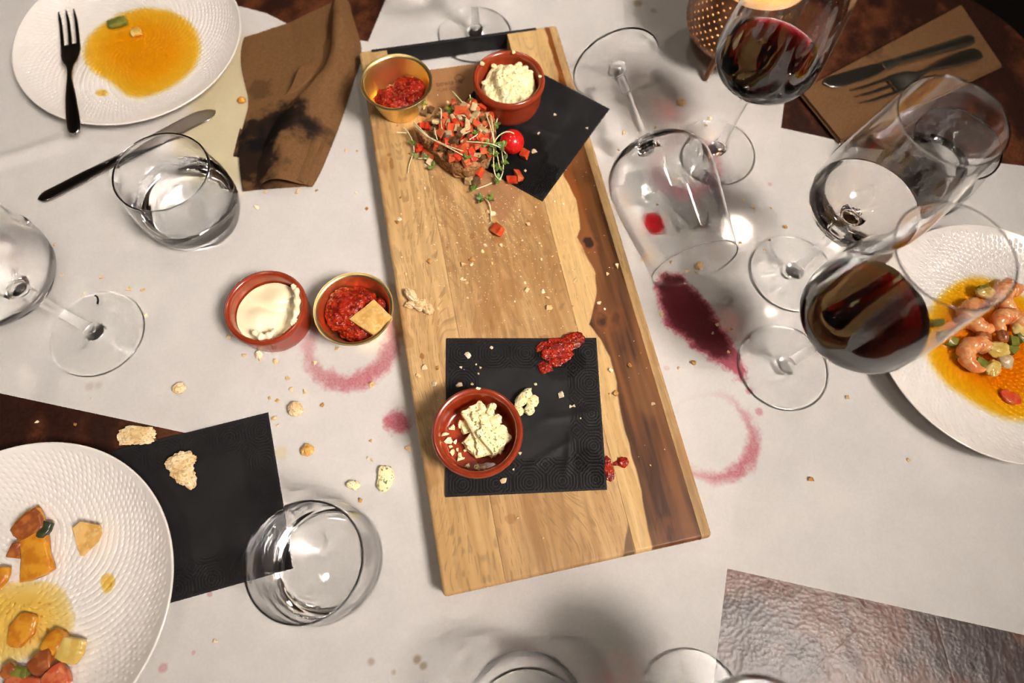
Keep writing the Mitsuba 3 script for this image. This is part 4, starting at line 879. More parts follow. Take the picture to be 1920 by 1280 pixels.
for j, q in enumerate([(-0.0525, 0.3839), (-0.0607, 0.3867), (-0.0850, 0.3673), (-0.0733, 0.3625), (-0.0575, 0.3557), (-0.0520, 0.3682), (-0.0556, 0.3612), (-0.0645, 0.3580), (-0.0462, 0.3545), (-0.0423, 0.3437), (-0.0443, 0.3348), (-0.0696, 0.3688), (-0.0618, 0.3690), (-0.0716, 0.3520), (-0.0497, 0.3750), (-0.0449, 0.3611), (-0.0398, 0.3586)]):
    s = g.uniform(.0045, .008)
    piece(D[1][0], q, BT + heap(*q) + .0045 + .002 * g.random(), (s * 1.5, s * .9, s * .45), 'onion_flesh', *D[1][1:], 1100 + j)
for j, q in enumerate([(-0.0626, 0.3572), (-0.0672, 0.3462), (-0.0532, 0.3511), (-0.0608, 0.3681), (-0.0465, 0.3470), (-0.0733, 0.3491), (-0.0410, 0.3505), (-0.0410, 0.3348), (-0.0680, 0.3368), (-0.0431, 0.3723), (-0.0529, 0.3382), (-0.0623, 0.3502)]):
    s = g.uniform(.005, .0075)
    piece(D[2][0], q, BT + heap(*q) + .003 + .002 * g.random(), (s, s, s * .8), 'caper_flesh', *D[2][1:], 1150 + j)
for j, (q, s, mt) in enumerate((((-0.0995, 0.3547), .010, 1), ((-0.0906, 0.3477), .013, 0), ((-0.0875, 0.3468), .008, 2), ((-0.1021, 0.3514), .006, 1), ((-0.0548, 0.3398), .010, 0), ((-0.0442, 0.3379), .010, 1), ((-0.0432, 0.3321), .011, 0), ((-0.0405, 0.3406), .009, 2))):
    piece('tomato_dice', q, BT + .0040, (s * 1.1, s * .8, s * .65), TOM[mt], 'tomato dice fallen beside the toast onto the board', 'diced tomato', 'tomato fallen beside the toast', 1200 + j)
piece('tomato_dice', (-0.0027, 0.3545), NAP + .0032, (.010, .010, .006), 'tomato_flesh', 'wedge of tomato on the black napkin beside the cherry tomato', 'diced tomato', None, 1300)
piece('tomato_dice', (-0.0065, 0.3309), NAP + .0026, (.006, .016, .005), 'tomato_flesh', 'long shred of tomato near the lower corner of the far black napkin', 'diced tomato', None, 1301)
piece('tomato_dice', (-0.0120, 0.3263), NAP + .0020, (.011, .008, .004), 'tomato_flesh_dark', 'flat tomato scrap left of the long shred near the corner of the far napkin', 'diced tomato', None, 1302)
piece('tomato_dice', (-0.0214, 0.2736), BT + .0034, (.010, .013, .007), 'tomato_flesh', 'single tomato dice on the bare board below the toast', 'diced tomato', None, 1303)
piece('onion_dice', (-0.0512, 0.3227), BT + .0035, (.009, .007, .007), 'onion_flesh', 'white onion cube on the board below the toast', 'diced onion', None, 1310)
piece('onion_dice', (-0.0365, 0.3406), BT + .0025, (.007, .004, .004), 'onion_flesh', 'small onion sliver on the edge of the far black napkin', 'diced onion', None, 1311)
piece('onion_dice', (-0.0903, 0.3401), BT + .0025, (.007, .006, .004), 'onion_flesh', 'onion bit at the lower left of the toast', 'diced onion', None, 1312)
for j, q in enumerate([(-0.0438, 0.3234), (-0.0464, 0.3191), (-0.0954, 0.3450), (-0.0518, 0.3290), (-0.0966, 0.3995), (-0.1033, 0.3950)]):
    piece('caper', q, BT + .003, (.008, .007, .006), 'caper_flesh', 'dark caper lying on the board around the toast', 'caper', 'capers around the toast', 1320 + j)
# cherry tomato
ct = trimesh.creation.icosphere(subdivisions=4); v = np.array(ct.vertices); v[:, 2] *= .94; v *= (1 - .06 * np.exp(-((v[:, :1] - .6) ** 2 + v[:, 1:2] ** 2 + (v[:, 2:] + .7) ** 2) * 8)) * .0113
cx, cy = (-0.0150, 0.3617)
put('cherry_tomato', at(TM(v, ct.faces), cx, cy, NAP + .0103), 'cherry_tomato_skin', True); tag('cherry_tomato', 'shiny red cherry tomato half on the far black napkin beside the toast', 'tomato')
# cress
def leaf_mesh(s):
    m = trimesh.creation.icosphere(subdivisions=2); v = np.array(m.vertices) * [s, s * .55, s * .16]; v[:, 2] += .25 * s * (v[:, 0] / s) ** 2; v[:, 0] += s; return TM(v, m.faces)
def cress(stem, leaves, label, seed, rad=.00055, group='cress sprouts over the toast'):
    k = number('cress_sprout'); gg = np.random.default_rng(seed)
    p = smooth_line(np.array([(*q[:2], q[2]) for q in stem]), 22)
    put(k + '__stem', tube(p, np.linspace(rad, rad * .75, 22), 7), 'cress_stem', True)
    for (u_, v_, z_), n_, s_ in leaves:
        x, y = P3[(u_, v_, z_)] if (u_, v_, z_) in P3 else (u_, v_)
        for i in range(n_):
            a = gg.uniform(0, 6.28); child(k, 'leaf', at(leaf_mesh(s_ * gg.uniform(.55, .9)), x, y, z_, a, gg.uniform(-.5, .5), gg.uniform(-.6, .2)), 'cress_leaf' if gg.random() < .75 else 'herb_dark', True)
    tag(k, label, 'cress', group)
P3 = {}
def lv(q, n_, s_): return (q[0], q[1], q[2]), n_, s_
zt, zl = .048, .028
cr = [
    ([(-0.1053, 0.3653, 0.0460), (-0.0972, 0.3563, 0.0470), (-0.0875, 0.3480, 0.0460)], [], 'sprout stem'), ([(-0.1059, 0.3645, 0.0440), (-0.0960, 0.3543, 0.0460), (-0.0855, 0.3467, 0.0450)], [], ''),
    ([(-0.0874, 0.3478, 0.0470), (-0.0727, 0.3393, 0.0500), (-0.0561, 0.3348, 0.0490)], [], ''), ([(-0.0873, 0.3472, 0.0470), (-0.0708, 0.3380, 0.0490), (-0.0544, 0.3308, 0.0470)], [lv((-0.0528, 0.3292, 0.0470), 4, .0035)], ''),
    ([(-0.1233, 0.3648, 0.0300), (-0.1145, 0.3659, 0.0290)], [], ''), ([(-0.1176, 0.3709, 0.0300), (-0.1103, 0.3628, 0.0280), (-0.1054, 0.3473, 0.0260)], [lv((-0.1080, 0.3575, 0.0280), 4, .0035), lv((-0.1042, 0.3456, 0.0260), 3, .003)], ''),
    ([(-0.1064, 0.3451, 0.0240), (-0.1082, 0.3358, 0.0235), (-0.1083, 0.3257, 0.0235)], [], ''), ([(-0.0742, 0.4046, 0.0440), (-0.0674, 0.3972, 0.0440), (-0.0612, 0.3906, 0.0430)], [], ''),
    ([(-0.0844, 0.3825, 0.0460), (-0.0798, 0.3632, 0.0500), (-0.0754, 0.3532, 0.0490), (-0.0696, 0.3523, 0.0480)], [lv((-0.0685, 0.3518, 0.0480), 4, .003)], ''),
    ([(-0.0403, 0.3800, 0.0470), (-0.0353, 0.3624, 0.0520), (-0.0311, 0.3476, 0.0520), (-0.0301, 0.3362, 0.0460)], [lv((-0.0299, 0.3391, 0.0460), 6, .004)], ''), ([(-0.0363, 0.3786, 0.0470), (-0.0326, 0.3595, 0.0530), (-0.0300, 0.3458, 0.0500)], [lv((-0.0293, 0.3436, 0.0500), 5, .004)], ''),
    ([(-0.0131, 0.3558, 0.0520), (-0.0199, 0.3566, 0.0530), (-0.0267, 0.3521, 0.0520), (-0.0300, 0.3458, 0.0500)], [], ''), ([(-0.0552, 0.3451, 0.0500), (-0.0425, 0.3428, 0.0530), (-0.0281, 0.3407, 0.0530), (-0.0193, 0.3384, 0.0460)], [lv((-0.0216, 0.3420, 0.0500), 5, .0035), lv((-0.0354, 0.3425, 0.0520), 3, .003)], ''),
    ([(-0.0304, 0.3393, 0.0420), (-0.0292, 0.3309, 0.0340), (-0.0252, 0.3246, 0.0280), (-0.0218, 0.3246, 0.0260)], [lv((-0.0241, 0.3234, 0.0250), 5, .0042)], ''), ([(-0.0235, 0.3423, 0.0480), (-0.0215, 0.3374, 0.0380), (-0.0212, 0.3295, 0.0290), (-0.0237, 0.3239, 0.0260)], [lv((-0.0202, 0.3398, 0.0350), 5, .004), lv((-0.0266, 0.3344, 0.0320), 4, .0035)], ''),
    ([(-0.0275, 0.3390, 0.0480), (-0.0257, 0.3355, 0.0400), (-0.0240, 0.3329, 0.0320)], [lv((-0.0241, 0.3346, 0.0320), 4, .0036)], ''), ([(-0.0303, 0.3211, 0.0250), (-0.0383, 0.3166, 0.0245), (-0.0477, 0.3126, 0.0240)], [lv((-0.0476, 0.3122, 0.0245), 4, .004)], ''),
    ([(-0.0352, 0.3046, 0.0240), (-0.0303, 0.2983, 0.0240), (-0.0285, 0.2898, 0.0235), (-0.0268, 0.2813, 0.0240)], [lv((-0.0380, 0.3031, 0.0250), 4, .0042), lv((-0.0289, 0.3051, 0.0250), 4, .0035)], ''),
    ([(-0.0854, 0.3592, 0.0470), (-0.0832, 0.3507, 0.0490), (-0.0815, 0.3466, 0.0470)], [], ''), ([(-0.0755, 0.3848, 0.0430), (-0.0732, 0.3823, 0.0440)], [lv((-0.0747, 0.3828, 0.0440), 6, .0042)], ''), ([(-0.1019, 0.3937, 0.0300), (-0.1005, 0.3965, 0.0320)], [lv((-0.1009, 0.3962, 0.0330), 3, .0032)], ''),
    ([(-0.0577, 0.4007, 0.0460), (-0.0566, 0.3946, 0.0460), (-0.0566, 0.3893, 0.0450)], [lv((-0.0570, 0.3949, 0.0470), 4, .0026)], ''), ([(-0.0306, 0.3879, 0.0340), (-0.0315, 0.3804, 0.0340)], [lv((-0.0314, 0.3798, 0.0340), 5, .0034)], ''),
    ([(-0.1006, 0.3406, 0.0260), (-0.0927, 0.3413, 0.0260)], [lv((-0.0944, 0.3430, 0.0260), 5, .003), lv((-0.0860, 0.3344, 0.0250), 3, .004)], ''), ([(-0.0526, 0.3471, 0.0500), (-0.0438, 0.3553, 0.0510), (-0.0388, 0.3637, 0.0500)], [lv((-0.0475, 0.3538, 0.0510), 5, .003)], ''),
]
for j, (st, lvs, _) in enumerate(cr):
    lb = 'thin pale cress stem lying over the heap of tomato on the toast' if not lvs else 'cress sprout with small green leaves lying over and around the toast'
    gp = 'bare cress stems' if not lvs else 'leafy cress sprouts'
    if j == 17: lb, gp = 'single cress sprout on the bare board above the lone tomato dice', None
    if j == 16: lb, gp = 'cress sprout lying flat at the lower tip of the far black napkin', None
    cress(st, lvs, lb, 500 + j, .0006, gp)
for j in range(26):
    a, b = g.uniform(835, 925), g.uniform(200, 295)
    pass

# ---------------------------------------------------------------- food on the plates
def strip(pts, width, thick, n=30, seed=0):
    """a soft slab following a line: rounded cross-section."""
    p = smooth_line(np.array(pts), n); t = np.gradient(p, axis=0); t /= np.linalg.norm(t, axis=1, keepdims=True)
    s = np.cross([0, 0, 1.0], t); s /= np.linalg.norm(s, axis=1, keepdims=True); u = np.cross(t, s)
    w = np.interp(np.linspace(0, 1, n), np.linspace(0, 1, len(width)), width); a = np.arange(16) * 2 * np.pi / 16
    w = w * np.clip(np.sin(np.linspace(.06, np.pi - .06, n)) * 7, .55, 1)
    V = np.vstack([p[i] + .5 * w[i] * np.sign(np.cos(a))[:, None] * np.abs(np.cos(a))[:, None] ** .6 * s[i] + .5 * thick * np.sign(np.sin(a))[:, None] * np.abs(np.sin(a))[:, None] ** .6 * u[i] for i in range(n)])
    V = V + (meshkit.fbm(V * 220 + 60, 3, seed) - .5)[:, None] * .0016
    f = []
    for i in range(n - 1):
        for k in range(16):
            k2 = (k + 1) % 16; A = i * 16; f += [[A + k, A + k2, A + 16 + k2], [A + k, A + 16 + k2, A + 16 + k]]
    V = np.vstack([V, p[0], p[-1]]); e = (n - 1) * 16
    for k in range(16): k2 = (k + 1) % 16; f += [[len(V) - 2, k2, k], [len(V) - 1, e + k, e + k2]]
    m = TM(V, f); return m if m.volume > 0 else TM(V, np.array(f)[:, ::-1])
def food(kind, mesh, mt, label, catg, group=None):
    k = number(kind); put(k, mesh, mt, 50); tag(k, label, catg, group); return k
# near left plate
k = food('pepper_strip', strip([(-0.3556, 0.0015, 0.0125), (-0.3447, -0.0100, 0.0125), (-0.3372, -0.0244, 0.0125), (-0.3304, -0.0393, 0.0125)], [.024, .020, .020, .025], .006, 34, 1), 'pepper_yellow', 'long roasted pepper strip, brown at one end, on the near left plate', 'pepper')
k = number('pepper_skin'); put(k, strip([(-0.3539, -0.0001, 0.0155), (-0.3483, -0.0047, 0.0155), (-0.3430, -0.0107, 0.0155)], [.021, .023, .018], .004, 20, 2), 'pepper_brown', 50); tag(k, 'curled browned pepper skin lying on the end of the roasted pepper strip', 'pepper')
food('zucchini_peel', strip([(-0.3352, -0.0005, 0.0135), (-0.3364, -0.0063, 0.0135), (-0.3375, -0.0125, 0.0135)], [.008, .010, .006], .005, 20, 3), 'zucchini_skin', 'small dark green peel beside the roasted pepper on the near left plate', 'zucchini')
food('tomato_bit', at(dice((.011, .013, .007), 77), *(-0.3527, -0.0219), .0115), 'pepper_brown', 'small red-brown cube beside the roasted pepper on the near left plate', 'tomato')
food('pepper_strip', strip([(-0.3301, -0.0637, 0.0095), (-0.3317, -0.0743, 0.0095), (-0.3341, -0.0854, 0.0095)], [.012, .020, .010], .004, 26, 4), 'pepper_yellow', 'leaf-shaped slice of yellow pepper lying in the pale oil', 'pepper')
food('pepper_strip', strip([(-0.3588, -0.0342, 0.0105), (-0.3588, -0.0426, 0.0105), (-0.3614, -0.0482, 0.0105)], [.010, .012, .008], .004, 18, 5), 'pepper_yellow', 'yellow pepper slice cut off by the left edge of the photo', 'pepper')
food('onion_slice', strip([(-0.2912, -0.0762, 0.0120), (-0.2922, -0.0847, 0.0120), (-0.2936, -0.0915, 0.0120)], [.016, .020, .016], .006, 20, 6), 'leek_pale', 'pale squarish onion slice on the near left plate', 'onion')
food('onion_slice', strip([(-0.3008, -0.0735, 0.0115), (-0.3052, -0.0806, 0.0115), (-0.3095, -0.0867, 0.0115)], [.012, .016, .012], .006, 20, 7), 'pepper_yellow', 'translucent amber onion slice beside the pale one on the near left plate', 'onion')
food('onion_slice', strip([(-0.3022, -0.0894, 0.0125), (-0.3099, -0.0943, 0.0125), (-0.3134, -0.0981, 0.0125)], [.014, .016, .012], .008, 20, 8), 'pepper_brown', 'browned onion curl near the bottom of the near left plate', 'onion')
food('pepper_strip', strip([(-0.3009, -0.0968, 0.0135), (-0.2954, -0.1019, 0.0135), (-0.2916, -0.1075, 0.0135)], [.014, .018, .018], .007, 20, 9), 'tomato_flesh_pale', 'orange-red pepper piece at the bottom edge of the near left plate', 'pepper')
food('leek_bit', strip([(-0.3268, -0.1012, 0.0115), (-0.3212, -0.1012, 0.0115), (-0.3159, -0.1005, 0.0115)], [.010, .010, .008], .006, 18, 10), 'leek_green', 'greenish leek piece at the bottom of the near left plate', 'leek')
food('onion_slice', strip([(-0.3305, -0.1041, 0.0115), (-0.3286, -0.0994, 0.0115), (-0.3266, -0.0966, 0.0115)], [.010, .014, .008], .006, 18, 11), 'pepper_brown', 'small brown onion bit at the bottom left of the near left plate', 'onion')
food('pepper_strip', strip([(-0.3295, -0.1089, 0.0115), (-0.3163, -0.1096, 0.0115), (-0.3035, -0.1094, 0.0115)], [.014, .016, .014], .007, 20, 12), 'tomato_flesh_pale', 'long orange pepper piece along the bottom edge of the near left plate', 'pepper')
# far left plate
food('leek_bit', strip([(-0.4446, 0.4864, 0.0095), (-0.4365, 0.4910, 0.0095), (-0.4279, 0.4956, 0.0095)], [.010, .012, .010], .005, 18, 13), 'leek_green', 'olive green leek piece at the edge of the orange oil on the far left plate', 'leek')
food('leek_bit', strip([(-0.4187, 0.4788, 0.0090), (-0.4143, 0.4807, 0.0090), (-0.4093, 0.4827, 0.0090)], [.009, .010, .008], .004, 18, 14), 'leek_pale', 'small pale leek piece in the orange oil on the far left plate', 'leek')
# right plate: shrimps and leek in sauce
def shrimp(c, r, a0, a1, z, rz, seed):
    t = np.linspace(a0, a1, 40); w = np.interp(np.linspace(0, 1, 40), [0, .15, .6, .9, 1], [.011, .0155, .0140, .008, .003])
    p = np.c_[c[0] + r * np.cos(t + rz), c[1] + r * np.sin(t + rz), np.full(40, z)]
    w = w * (1 + .06 * np.sin(np.linspace(0, 40, 40))); m = tube(p, w / 2, 16); v = np.array(m.vertices); v = v + ((meshkit.fbm(v * 260 + 60, 3, seed) - .5) * .0014)[:, None]; return TM(v, m.faces)
for j, (cx_, r, a0, a1, z, lb) in enumerate((((0.4033, 0.1934), .0115, .6, 4.9, .0130, 'curled orange shrimp nearest to us in the heap on the right plate'), ((0.4333, 0.2230), .0100, -.5, 3.9, .0165, 'curled shrimp on top of the heap on the right plate'), ((0.4157, 0.2320), .0115, 1.2, 5.0, .0125, 'shrimp at the back left of the heap on the right plate'), ((0.4459, 0.2512), .010, 0, 4, .013, 'pale shrimp at the back of the heap on the right plate'))):
    food('shrimp', shrimp(cx_, r, a0, a1, z, .3 * j, 40 + j), 'shrimp_flesh', lb, 'shrimp')
for j, (q, sx, sy, mt, z) in enumerate((((0.4188, 0.2004), .020, .015, 'leek_pale', .016), ((0.4128, 0.1838), .016, .013, 'leek_pale', .0135), ((0.4232, 0.1908), .014, .012, 'onion_flesh', .0155), ((0.4223, 0.2538), .018, .012, 'leek_pale', .014), ((0.4344, 0.2332), .012, .010, 'onion_flesh', .0185), ((0.4391, 0.2189), .014, .010, 'leek_pale', .0175), ((0.4112, 0.2132), .012, .010, 'pepper_brown', .013), ((0.4084, 0.2416), .014, .012, 'pepper_brown', .0115), ((0.4238, 0.2126), .012, .009, 'pepper_brown', .0175))):
    food('onion_piece', at(blob((sx, sy, .008), 700 + j, .25, 1.8, 3, 2), *q, z, j), mt, 'cooked onion piece in the heap of shrimp on the right plate', 'onion', 'onion in the shrimp heap')
for j, (q, z) in enumerate((((0.3785, 0.2210), .0115), ((0.3896, 0.1948), .011), ((0.4025, 0.1877), .0135), ((0.4306, 0.2013), .0165), ((0.4396, 0.2123), .018), ((0.4197, 0.2568), .015), ((0.4322, 0.2084), .0175), ((0.3846, 0.2072), .0095))):
    food('leek_bit', at(dice((.0095, .008, .005), 720 + j, .2), *q, z, j * 1.3), 'leek_green', 'bright green leek square in the sauce on the right plate', 'leek', 'green leek squares on the right plate')
food('tomato_bit', strip([(0.4225, 0.1670, 0.0085), (0.4270, 0.1603, 0.0085), (0.4346, 0.1596, 0.0085)], [.008, .012, .008], .003, 20, 20), 'tomato_flesh', 'thin red tomato skin in the sauce of the right plate', 'tomato')

# ---------------------------------------------------------------- cutlery
def flat_part(poly2, zfun, th, n=1):
    """plate of outline poly2 (local a along, b across), bent by zfun(a), lens-thick."""
    m = trimesh.creation.extrude_polygon(poly2, th, engine='earcut')
    return m
def bladeform(a, w, zc, th, n_side=14):
    """loft along a: half-widths w, centre heights zc, thickness th (arrays); superelliptic section. returns mesh along +x."""
    a, w, zc, th = map(np.asarray, (a, w, zc, th)); t = np.arange(n_side) * 2 * np.pi / n_side
    V = np.vstack([np.c_[np.full(n_side, a[i]), w[i] * np.sign(np.cos(t)) * np.abs(np.cos(t)) ** .7, zc[i] + .5 * th[i] * np.sign(np.sin(t)) * np.abs(np.sin(t)) ** .8] for i in range(len(a))])
    f = []; n = n_side
    for i in range(len(a) - 1):
        for k in range(n):
            k2 = (k + 1) % n; A = i * n; f += [[A + k, A + k2, A + n + k2], [A + k, A + n + k2, A + n + k]]
    V = np.vstack([V, [a[0], 0, zc[0]], [a[-1], 0, zc[-1]]]); e = (len(a) - 1) * n
    for k in range(n): k2 = (k + 1) % n; f += [[len(V) - 2, k2, k], [len(V) - 1, e + k, e + k2]]
    m = TM(V, f); return m if m.volume > 0 else TM(V, np.array(f)[:, ::-1])
def frame3(p0, p1):
    """transform: local x axis from p0 to p1 (3-D), local z as upright as possible."""
    x = np.array(p1, float) - p0; L = np.linalg.norm(x); x /= L; y = np.cross([0, 0, 1], x); y /= np.linalg.norm(y); z = np.cross(x, y)
    M = np.eye(4); M[:3, 0], M[:3, 1], M[:3, 2], M[:3, 3] = x, y, z, p0; return M, L
def cspl(xs, ys, x):
    from scipy.interpolate import PchipInterpolator
    return PchipInterpolator(xs, ys)(x)
def fork(key, tip, end, mt, label, wide=.0115, handle_w=.0058):
    M, L = frame3(tip, end)
    tl = .30 * L                       # tine length
    bend = lambda s: cspl([0, .10, .28, .45, .65, 1.0], [.0040, .0012, .0004, .0030, .0050, .0016], s / L * 1.0)
    ms = []
    for k in (-1, 0, 1):
        s = np.linspace(.0, tl * 1.25, 22); m = bladeform(s, cspl([0, .15 * tl, tl, 1.25 * tl], [.0006, .0013, .0020, .0022], s), bend(s), np.full(22, .0014))
        m.apply_transform(M); v = np.array(m.vertices); sl = (np.linalg.inv(M) @ np.c_[v, np.ones(len(v))].T).T
        off = k * cspl([0, tl * .8, tl * 1.25], [wide * .70, wide * .72, wide * .60], sl[:, 0]); v = v + off[:, None] * M[:3, 1]
        if k == 0: v = v
        child(key, 'tine', TM(v, m.faces), mt, 40)
    s = np.linspace(tl * .92, L, 70)
    w = cspl([tl * .92, tl * 1.05, tl * 1.35, tl * 1.62, .56 * L, .75 * L, .93 * L, .985 * L, L], [wide * .90, wide * .93, wide * .78, .0036, .0024, handle_w * .82, handle_w, handle_w * .8, .001], s)
    m = bladeform(s, w, bend(s), np.interp(s, [tl, tl * 1.5, .6 * L, L], [.0014, .0022, .0030, .0022])); m.apply_transform(M); child(key, 'handle', m, mt, 50)
    tag(key, label, 'fork')
def knife(key, tip, end, mt, label, bw, hw, split, ferrule=False, roll=0):
    M, L = frame3(tip, end); sb = L * split
    s = np.linspace(0, sb, 50)
    up = cspl([0, .03 * sb, .15 * sb, .5 * sb, sb], [.0003, bw * .45, bw * .8, bw * .8, bw * .62], s)
    lo = cspl([0, .06 * sb, .25 * sb, .6 * sb, sb], [-.0002, -bw * .65, -bw * 1.15, -bw * 1.1, -bw * .55], s)
    m = bladeform(s, (up - lo) / 2, np.full(50, .0), np.full(50, .0012)); v = np.array(m.vertices)
    c = np.interp(v[:, 0], s, (up + lo) / 2); v[:, 1] += c; m = TM(v, m.faces); m.apply_transform(M); child(key, 'blade', m, mt, 40)
    s = np.linspace(sb - .002, L, 60)
    if ferrule: w = cspl([sb - .002, sb + .004, sb + .012, .8 * L, .96 * L, .99 * L, L], [bw * .6, hw * 1.0, hw * .86, hw * 1.02, hw * 1.2, hw * 1.0, .001], s)
    else: w = cspl([sb - .002, sb + .02, .78 * L, .95 * L, .985 * L, L], [bw * .60, hw * .85, hw, hw * 1.0, hw * .7, .001], s)
    m = bladeform(s, w, np.full(60, .0005), np.interp(s, [sb, sb + .02, L], [.0016, .0052 if ferrule else .0040, .0050 if ferrule else .0036]), 18); m.apply_transform(M); child(key, 'handle', m, mt, 50)
    if ferrule:
        for sd in (-1, 1):
            ridge = tube([(sb + .012, sd * hw * .45, .0030), (.95 * L, sd * hw * .62, .0030)], .0006, 8); ridge.apply_transform(M); child(key, 'ridge', ridge, mt, 50)
    tag(key, label, 'knife')
fork('fork', np.array((-0.4834, 0.4907, 0.0150)), np.array((-0.4196, 0.3377, 0.0235)), 'dark_steel', 'dark three-pronged fork resting on the far left plate', .0105, .0062)
knife('table_knife', np.array((-0.3134, 0.3955, 0.0024)), np.array((-0.4474, 0.2771, 0.0032)), 'dark_steel', 'plain table knife lying on the paper between plate and tumbler at the left', .0088, .0062, .50)
knife('table_knife_001', np.array((0.3022, 0.4872, 0.0080)), np.array((0.4705, 0.5638, 0.0097)), 'steel', 'knife with a ridged handle lying on the brown napkin at the back right', .0085, .0058, .40, True)
fork('fork_001', np.array((0.3352, 0.4715, 0.0082)), np.array((0.4745, 0.5443, 0.0094)), 'steel', 'three-pronged fork lying beside the knife on the brown napkin at the back right', .0125, .0085)

# ---------------------------------------------------------------- wine glasses
def bowl_r(z, k=1.0):   # outer radius of the bowl at height z
    return cspl([.0895, .0905, .094, .100, .108, .116, .124, .134, .155, .180, .206], [.0, .0062, .0185, .0295, .0375, .0413, .0425, .0422, .0400, .0367, .0335], z)
def bowl_in(z): return max(0.0, float(bowl_r(z)) - .0009)
OUT_Z = np.r_[np.linspace(.0915, .098, 10), np.linspace(.0995, .2052, 60)]
IN_BOT = .0965
def inner_r(z):     # inner wall, rounded to a thicker bottom
    return cspl([IN_BOT, IN_BOT + .0004, .0990, .1030, .1080, .116], [0, .0050, .0190, .0290, .0362, bowl_in(.116)], z) if z < .116 else bowl_in(z)
def glass_profile(level=None):
    foot = [(0, .0024), (.012, .0022), (.024, .0012), (.034, .0003), (.0370, .0001), (.0384, .0004), (.0392, .0013), (.0389, .0022), (.0380, .0026), (.0368, .0024), (.030, .0030), (.020, .0042), (.0125, .0052), (.0092, .0058)]
    st = spline([(.0092, .0058), (.0082, .0066), (.0076, .0085), (.0068, .0104), (.0053, .0118), (.0047, .0135), (.0043, .018), (.0039, .030), (.0037, .055), (.0039, .070), (.0047, .080), (.0064, .0868), (.0100, .0915)], 60)
    out = [(.0100, .0915)] + [(max(.0100, float(bowl_r(z))), z) for z in OUT_Z[1:]]
    lip = [(.03352, .2058), (.0333, .2062), (.0331, .2063), (.0328, .2061), (.0326, .2056)]
    zi = np.r_[np.linspace(.2050, .104, 60), np.linspace(.1035, IN_BOT + .0004, 14)]
    if level is not None: zi = np.r_[zi[zi > level + .0003], level]
    inn = [(float(inner_r(z)), z) for z in zi] + ([(0, IN_BOT)] if level is None else [])
    return foot, st, out + lip + inn
def glass_parts(level=None):
    f, st, b = glass_profile(level)
    return [mikit.ply(lathe([tuple(q) for q in p], n), 'stemware_glass', smooth=True) for p, n in ((f, 112), (st, 48), (b, 128))]
GLASS = {}
def wine_glass(M, label, level=None):
    k = number('wine_glass')
    if level not in GLASS: GLASS[level] = glass_parts(level)
    for nm, d in zip(('foot', 'stem', 'bowl'), GLASS[level]): scene[k + '__' + nm] = {**d, 'to_world': M}
    tag(k, label, 'wine glass'); return k
def wine(key, x, y, level, kind, label):
    zs = np.r_[level, np.linspace(level - .0004, .104, 26), np.linspace(.1035, IN_BOT + .0004, 14)]
    prof = [(float(inner_r(z)), z) for z in zs] + [(0, IN_BOT)]
    r = prof[0][0]
    put(key + '__body', at(lathe(prof[::-1], 128), x, y, PZ0), kind + '_glass', True)
    put(key + '__surface', at(lathe([(r, level), (r * .975, level - .0004), (r * .9, level - .0005), (r * .5, level - .0005), (0, level - .0005)], 128), x, y, PZ0), kind + '_air', True)
    for p in ('__body', '__surface'): scene[key + p]['interior'] = WINE[kind]
    tag(key, label, 'wine')
def medium(a): return {'type': 'homogeneous', 'sigma_t': rgb(*[x / max(a) for x in a]), 'albedo': 0.0, 'scale': max(a)}
for kd in ('red_wine', 'white_wine'):
    mat(kd + '_glass', {'type': 'dielectric', 'int_ior': 1.34, 'ext_ior': 1.5}); mat(kd + '_air', {'type': 'dielectric', 'int_ior': 1.34, 'ext_ior': 1.0})
WINE = {'red_wine': medium((110., 700., 620.)), 'white_wine': medium((.4, 1.8, 4.5))}
FEET = [(.2373, .1737), (.2528, .2662), (.1879, .3952), (-.3552, .1537), (-.0658, .5228), (0.1495, -0.0917)]
LB = ['wine glass of red wine standing before the right plate', 'wine glass of pale wine standing between the two glasses of red', 'wine glass of red wine standing beside the fallen glass', 'empty wine glass standing at the left edge of the paper', 'wine glass behind the handle of the board, only its foot and stem in view', 'wine glass at the bottom edge of the photo, right of the board']
LV = [.1255, .1150, .1225, None, None, .1300]
for (x, y), lb, le in zip(FEET, LB, LV): wine_glass(T().translate([x, y, PZ0]), lb, le)
wine('red_wine', *FEET[0], LV[0], 'red_wine', 'dark red wine in the glass before the right plate')
wine('red_wine_001', *FEET[2], LV[2], 'red_wine', 'dark red wine in the glass beside the lantern')
wine('white_wine', *FEET[1], LV[1], 'white_wine', 'pale wine in the middle glass of the three at the right')
wine('red_wine_002', *FEET[5], LV[5], 'red_wine', 'wine in the glass at the bottom edge of the photo')
put('thread', tube(smooth_line(np.array([(-0.3676, 0.1877, 0.0026), (-0.3647, 0.1859, 0.0026), (-0.3635, 0.1834, 0.0026), (-0.3628, 0.1799, 0.0026)]), 12), .0008, 6), 'black_iron'); tag('thread', 'tiny black shred on the foot of the empty glass at the left', 'scrap')
FX, FY, FA, FK = .0778, .4540, -1.2599, 1.0886
ft = math.asin((.0425 - .0395) / .122)
fallen = T().translate([FX, FY, .0393 * FK + PZ0 + .0002]).rotate([0, 0, 1], math.degrees(FA)).rotate([0, 1, 0], 90 - math.degrees(ft)).scale(FK)
wine_glass(fallen, 'empty wine glass fallen on its side, lying on the stained paper right of the board')

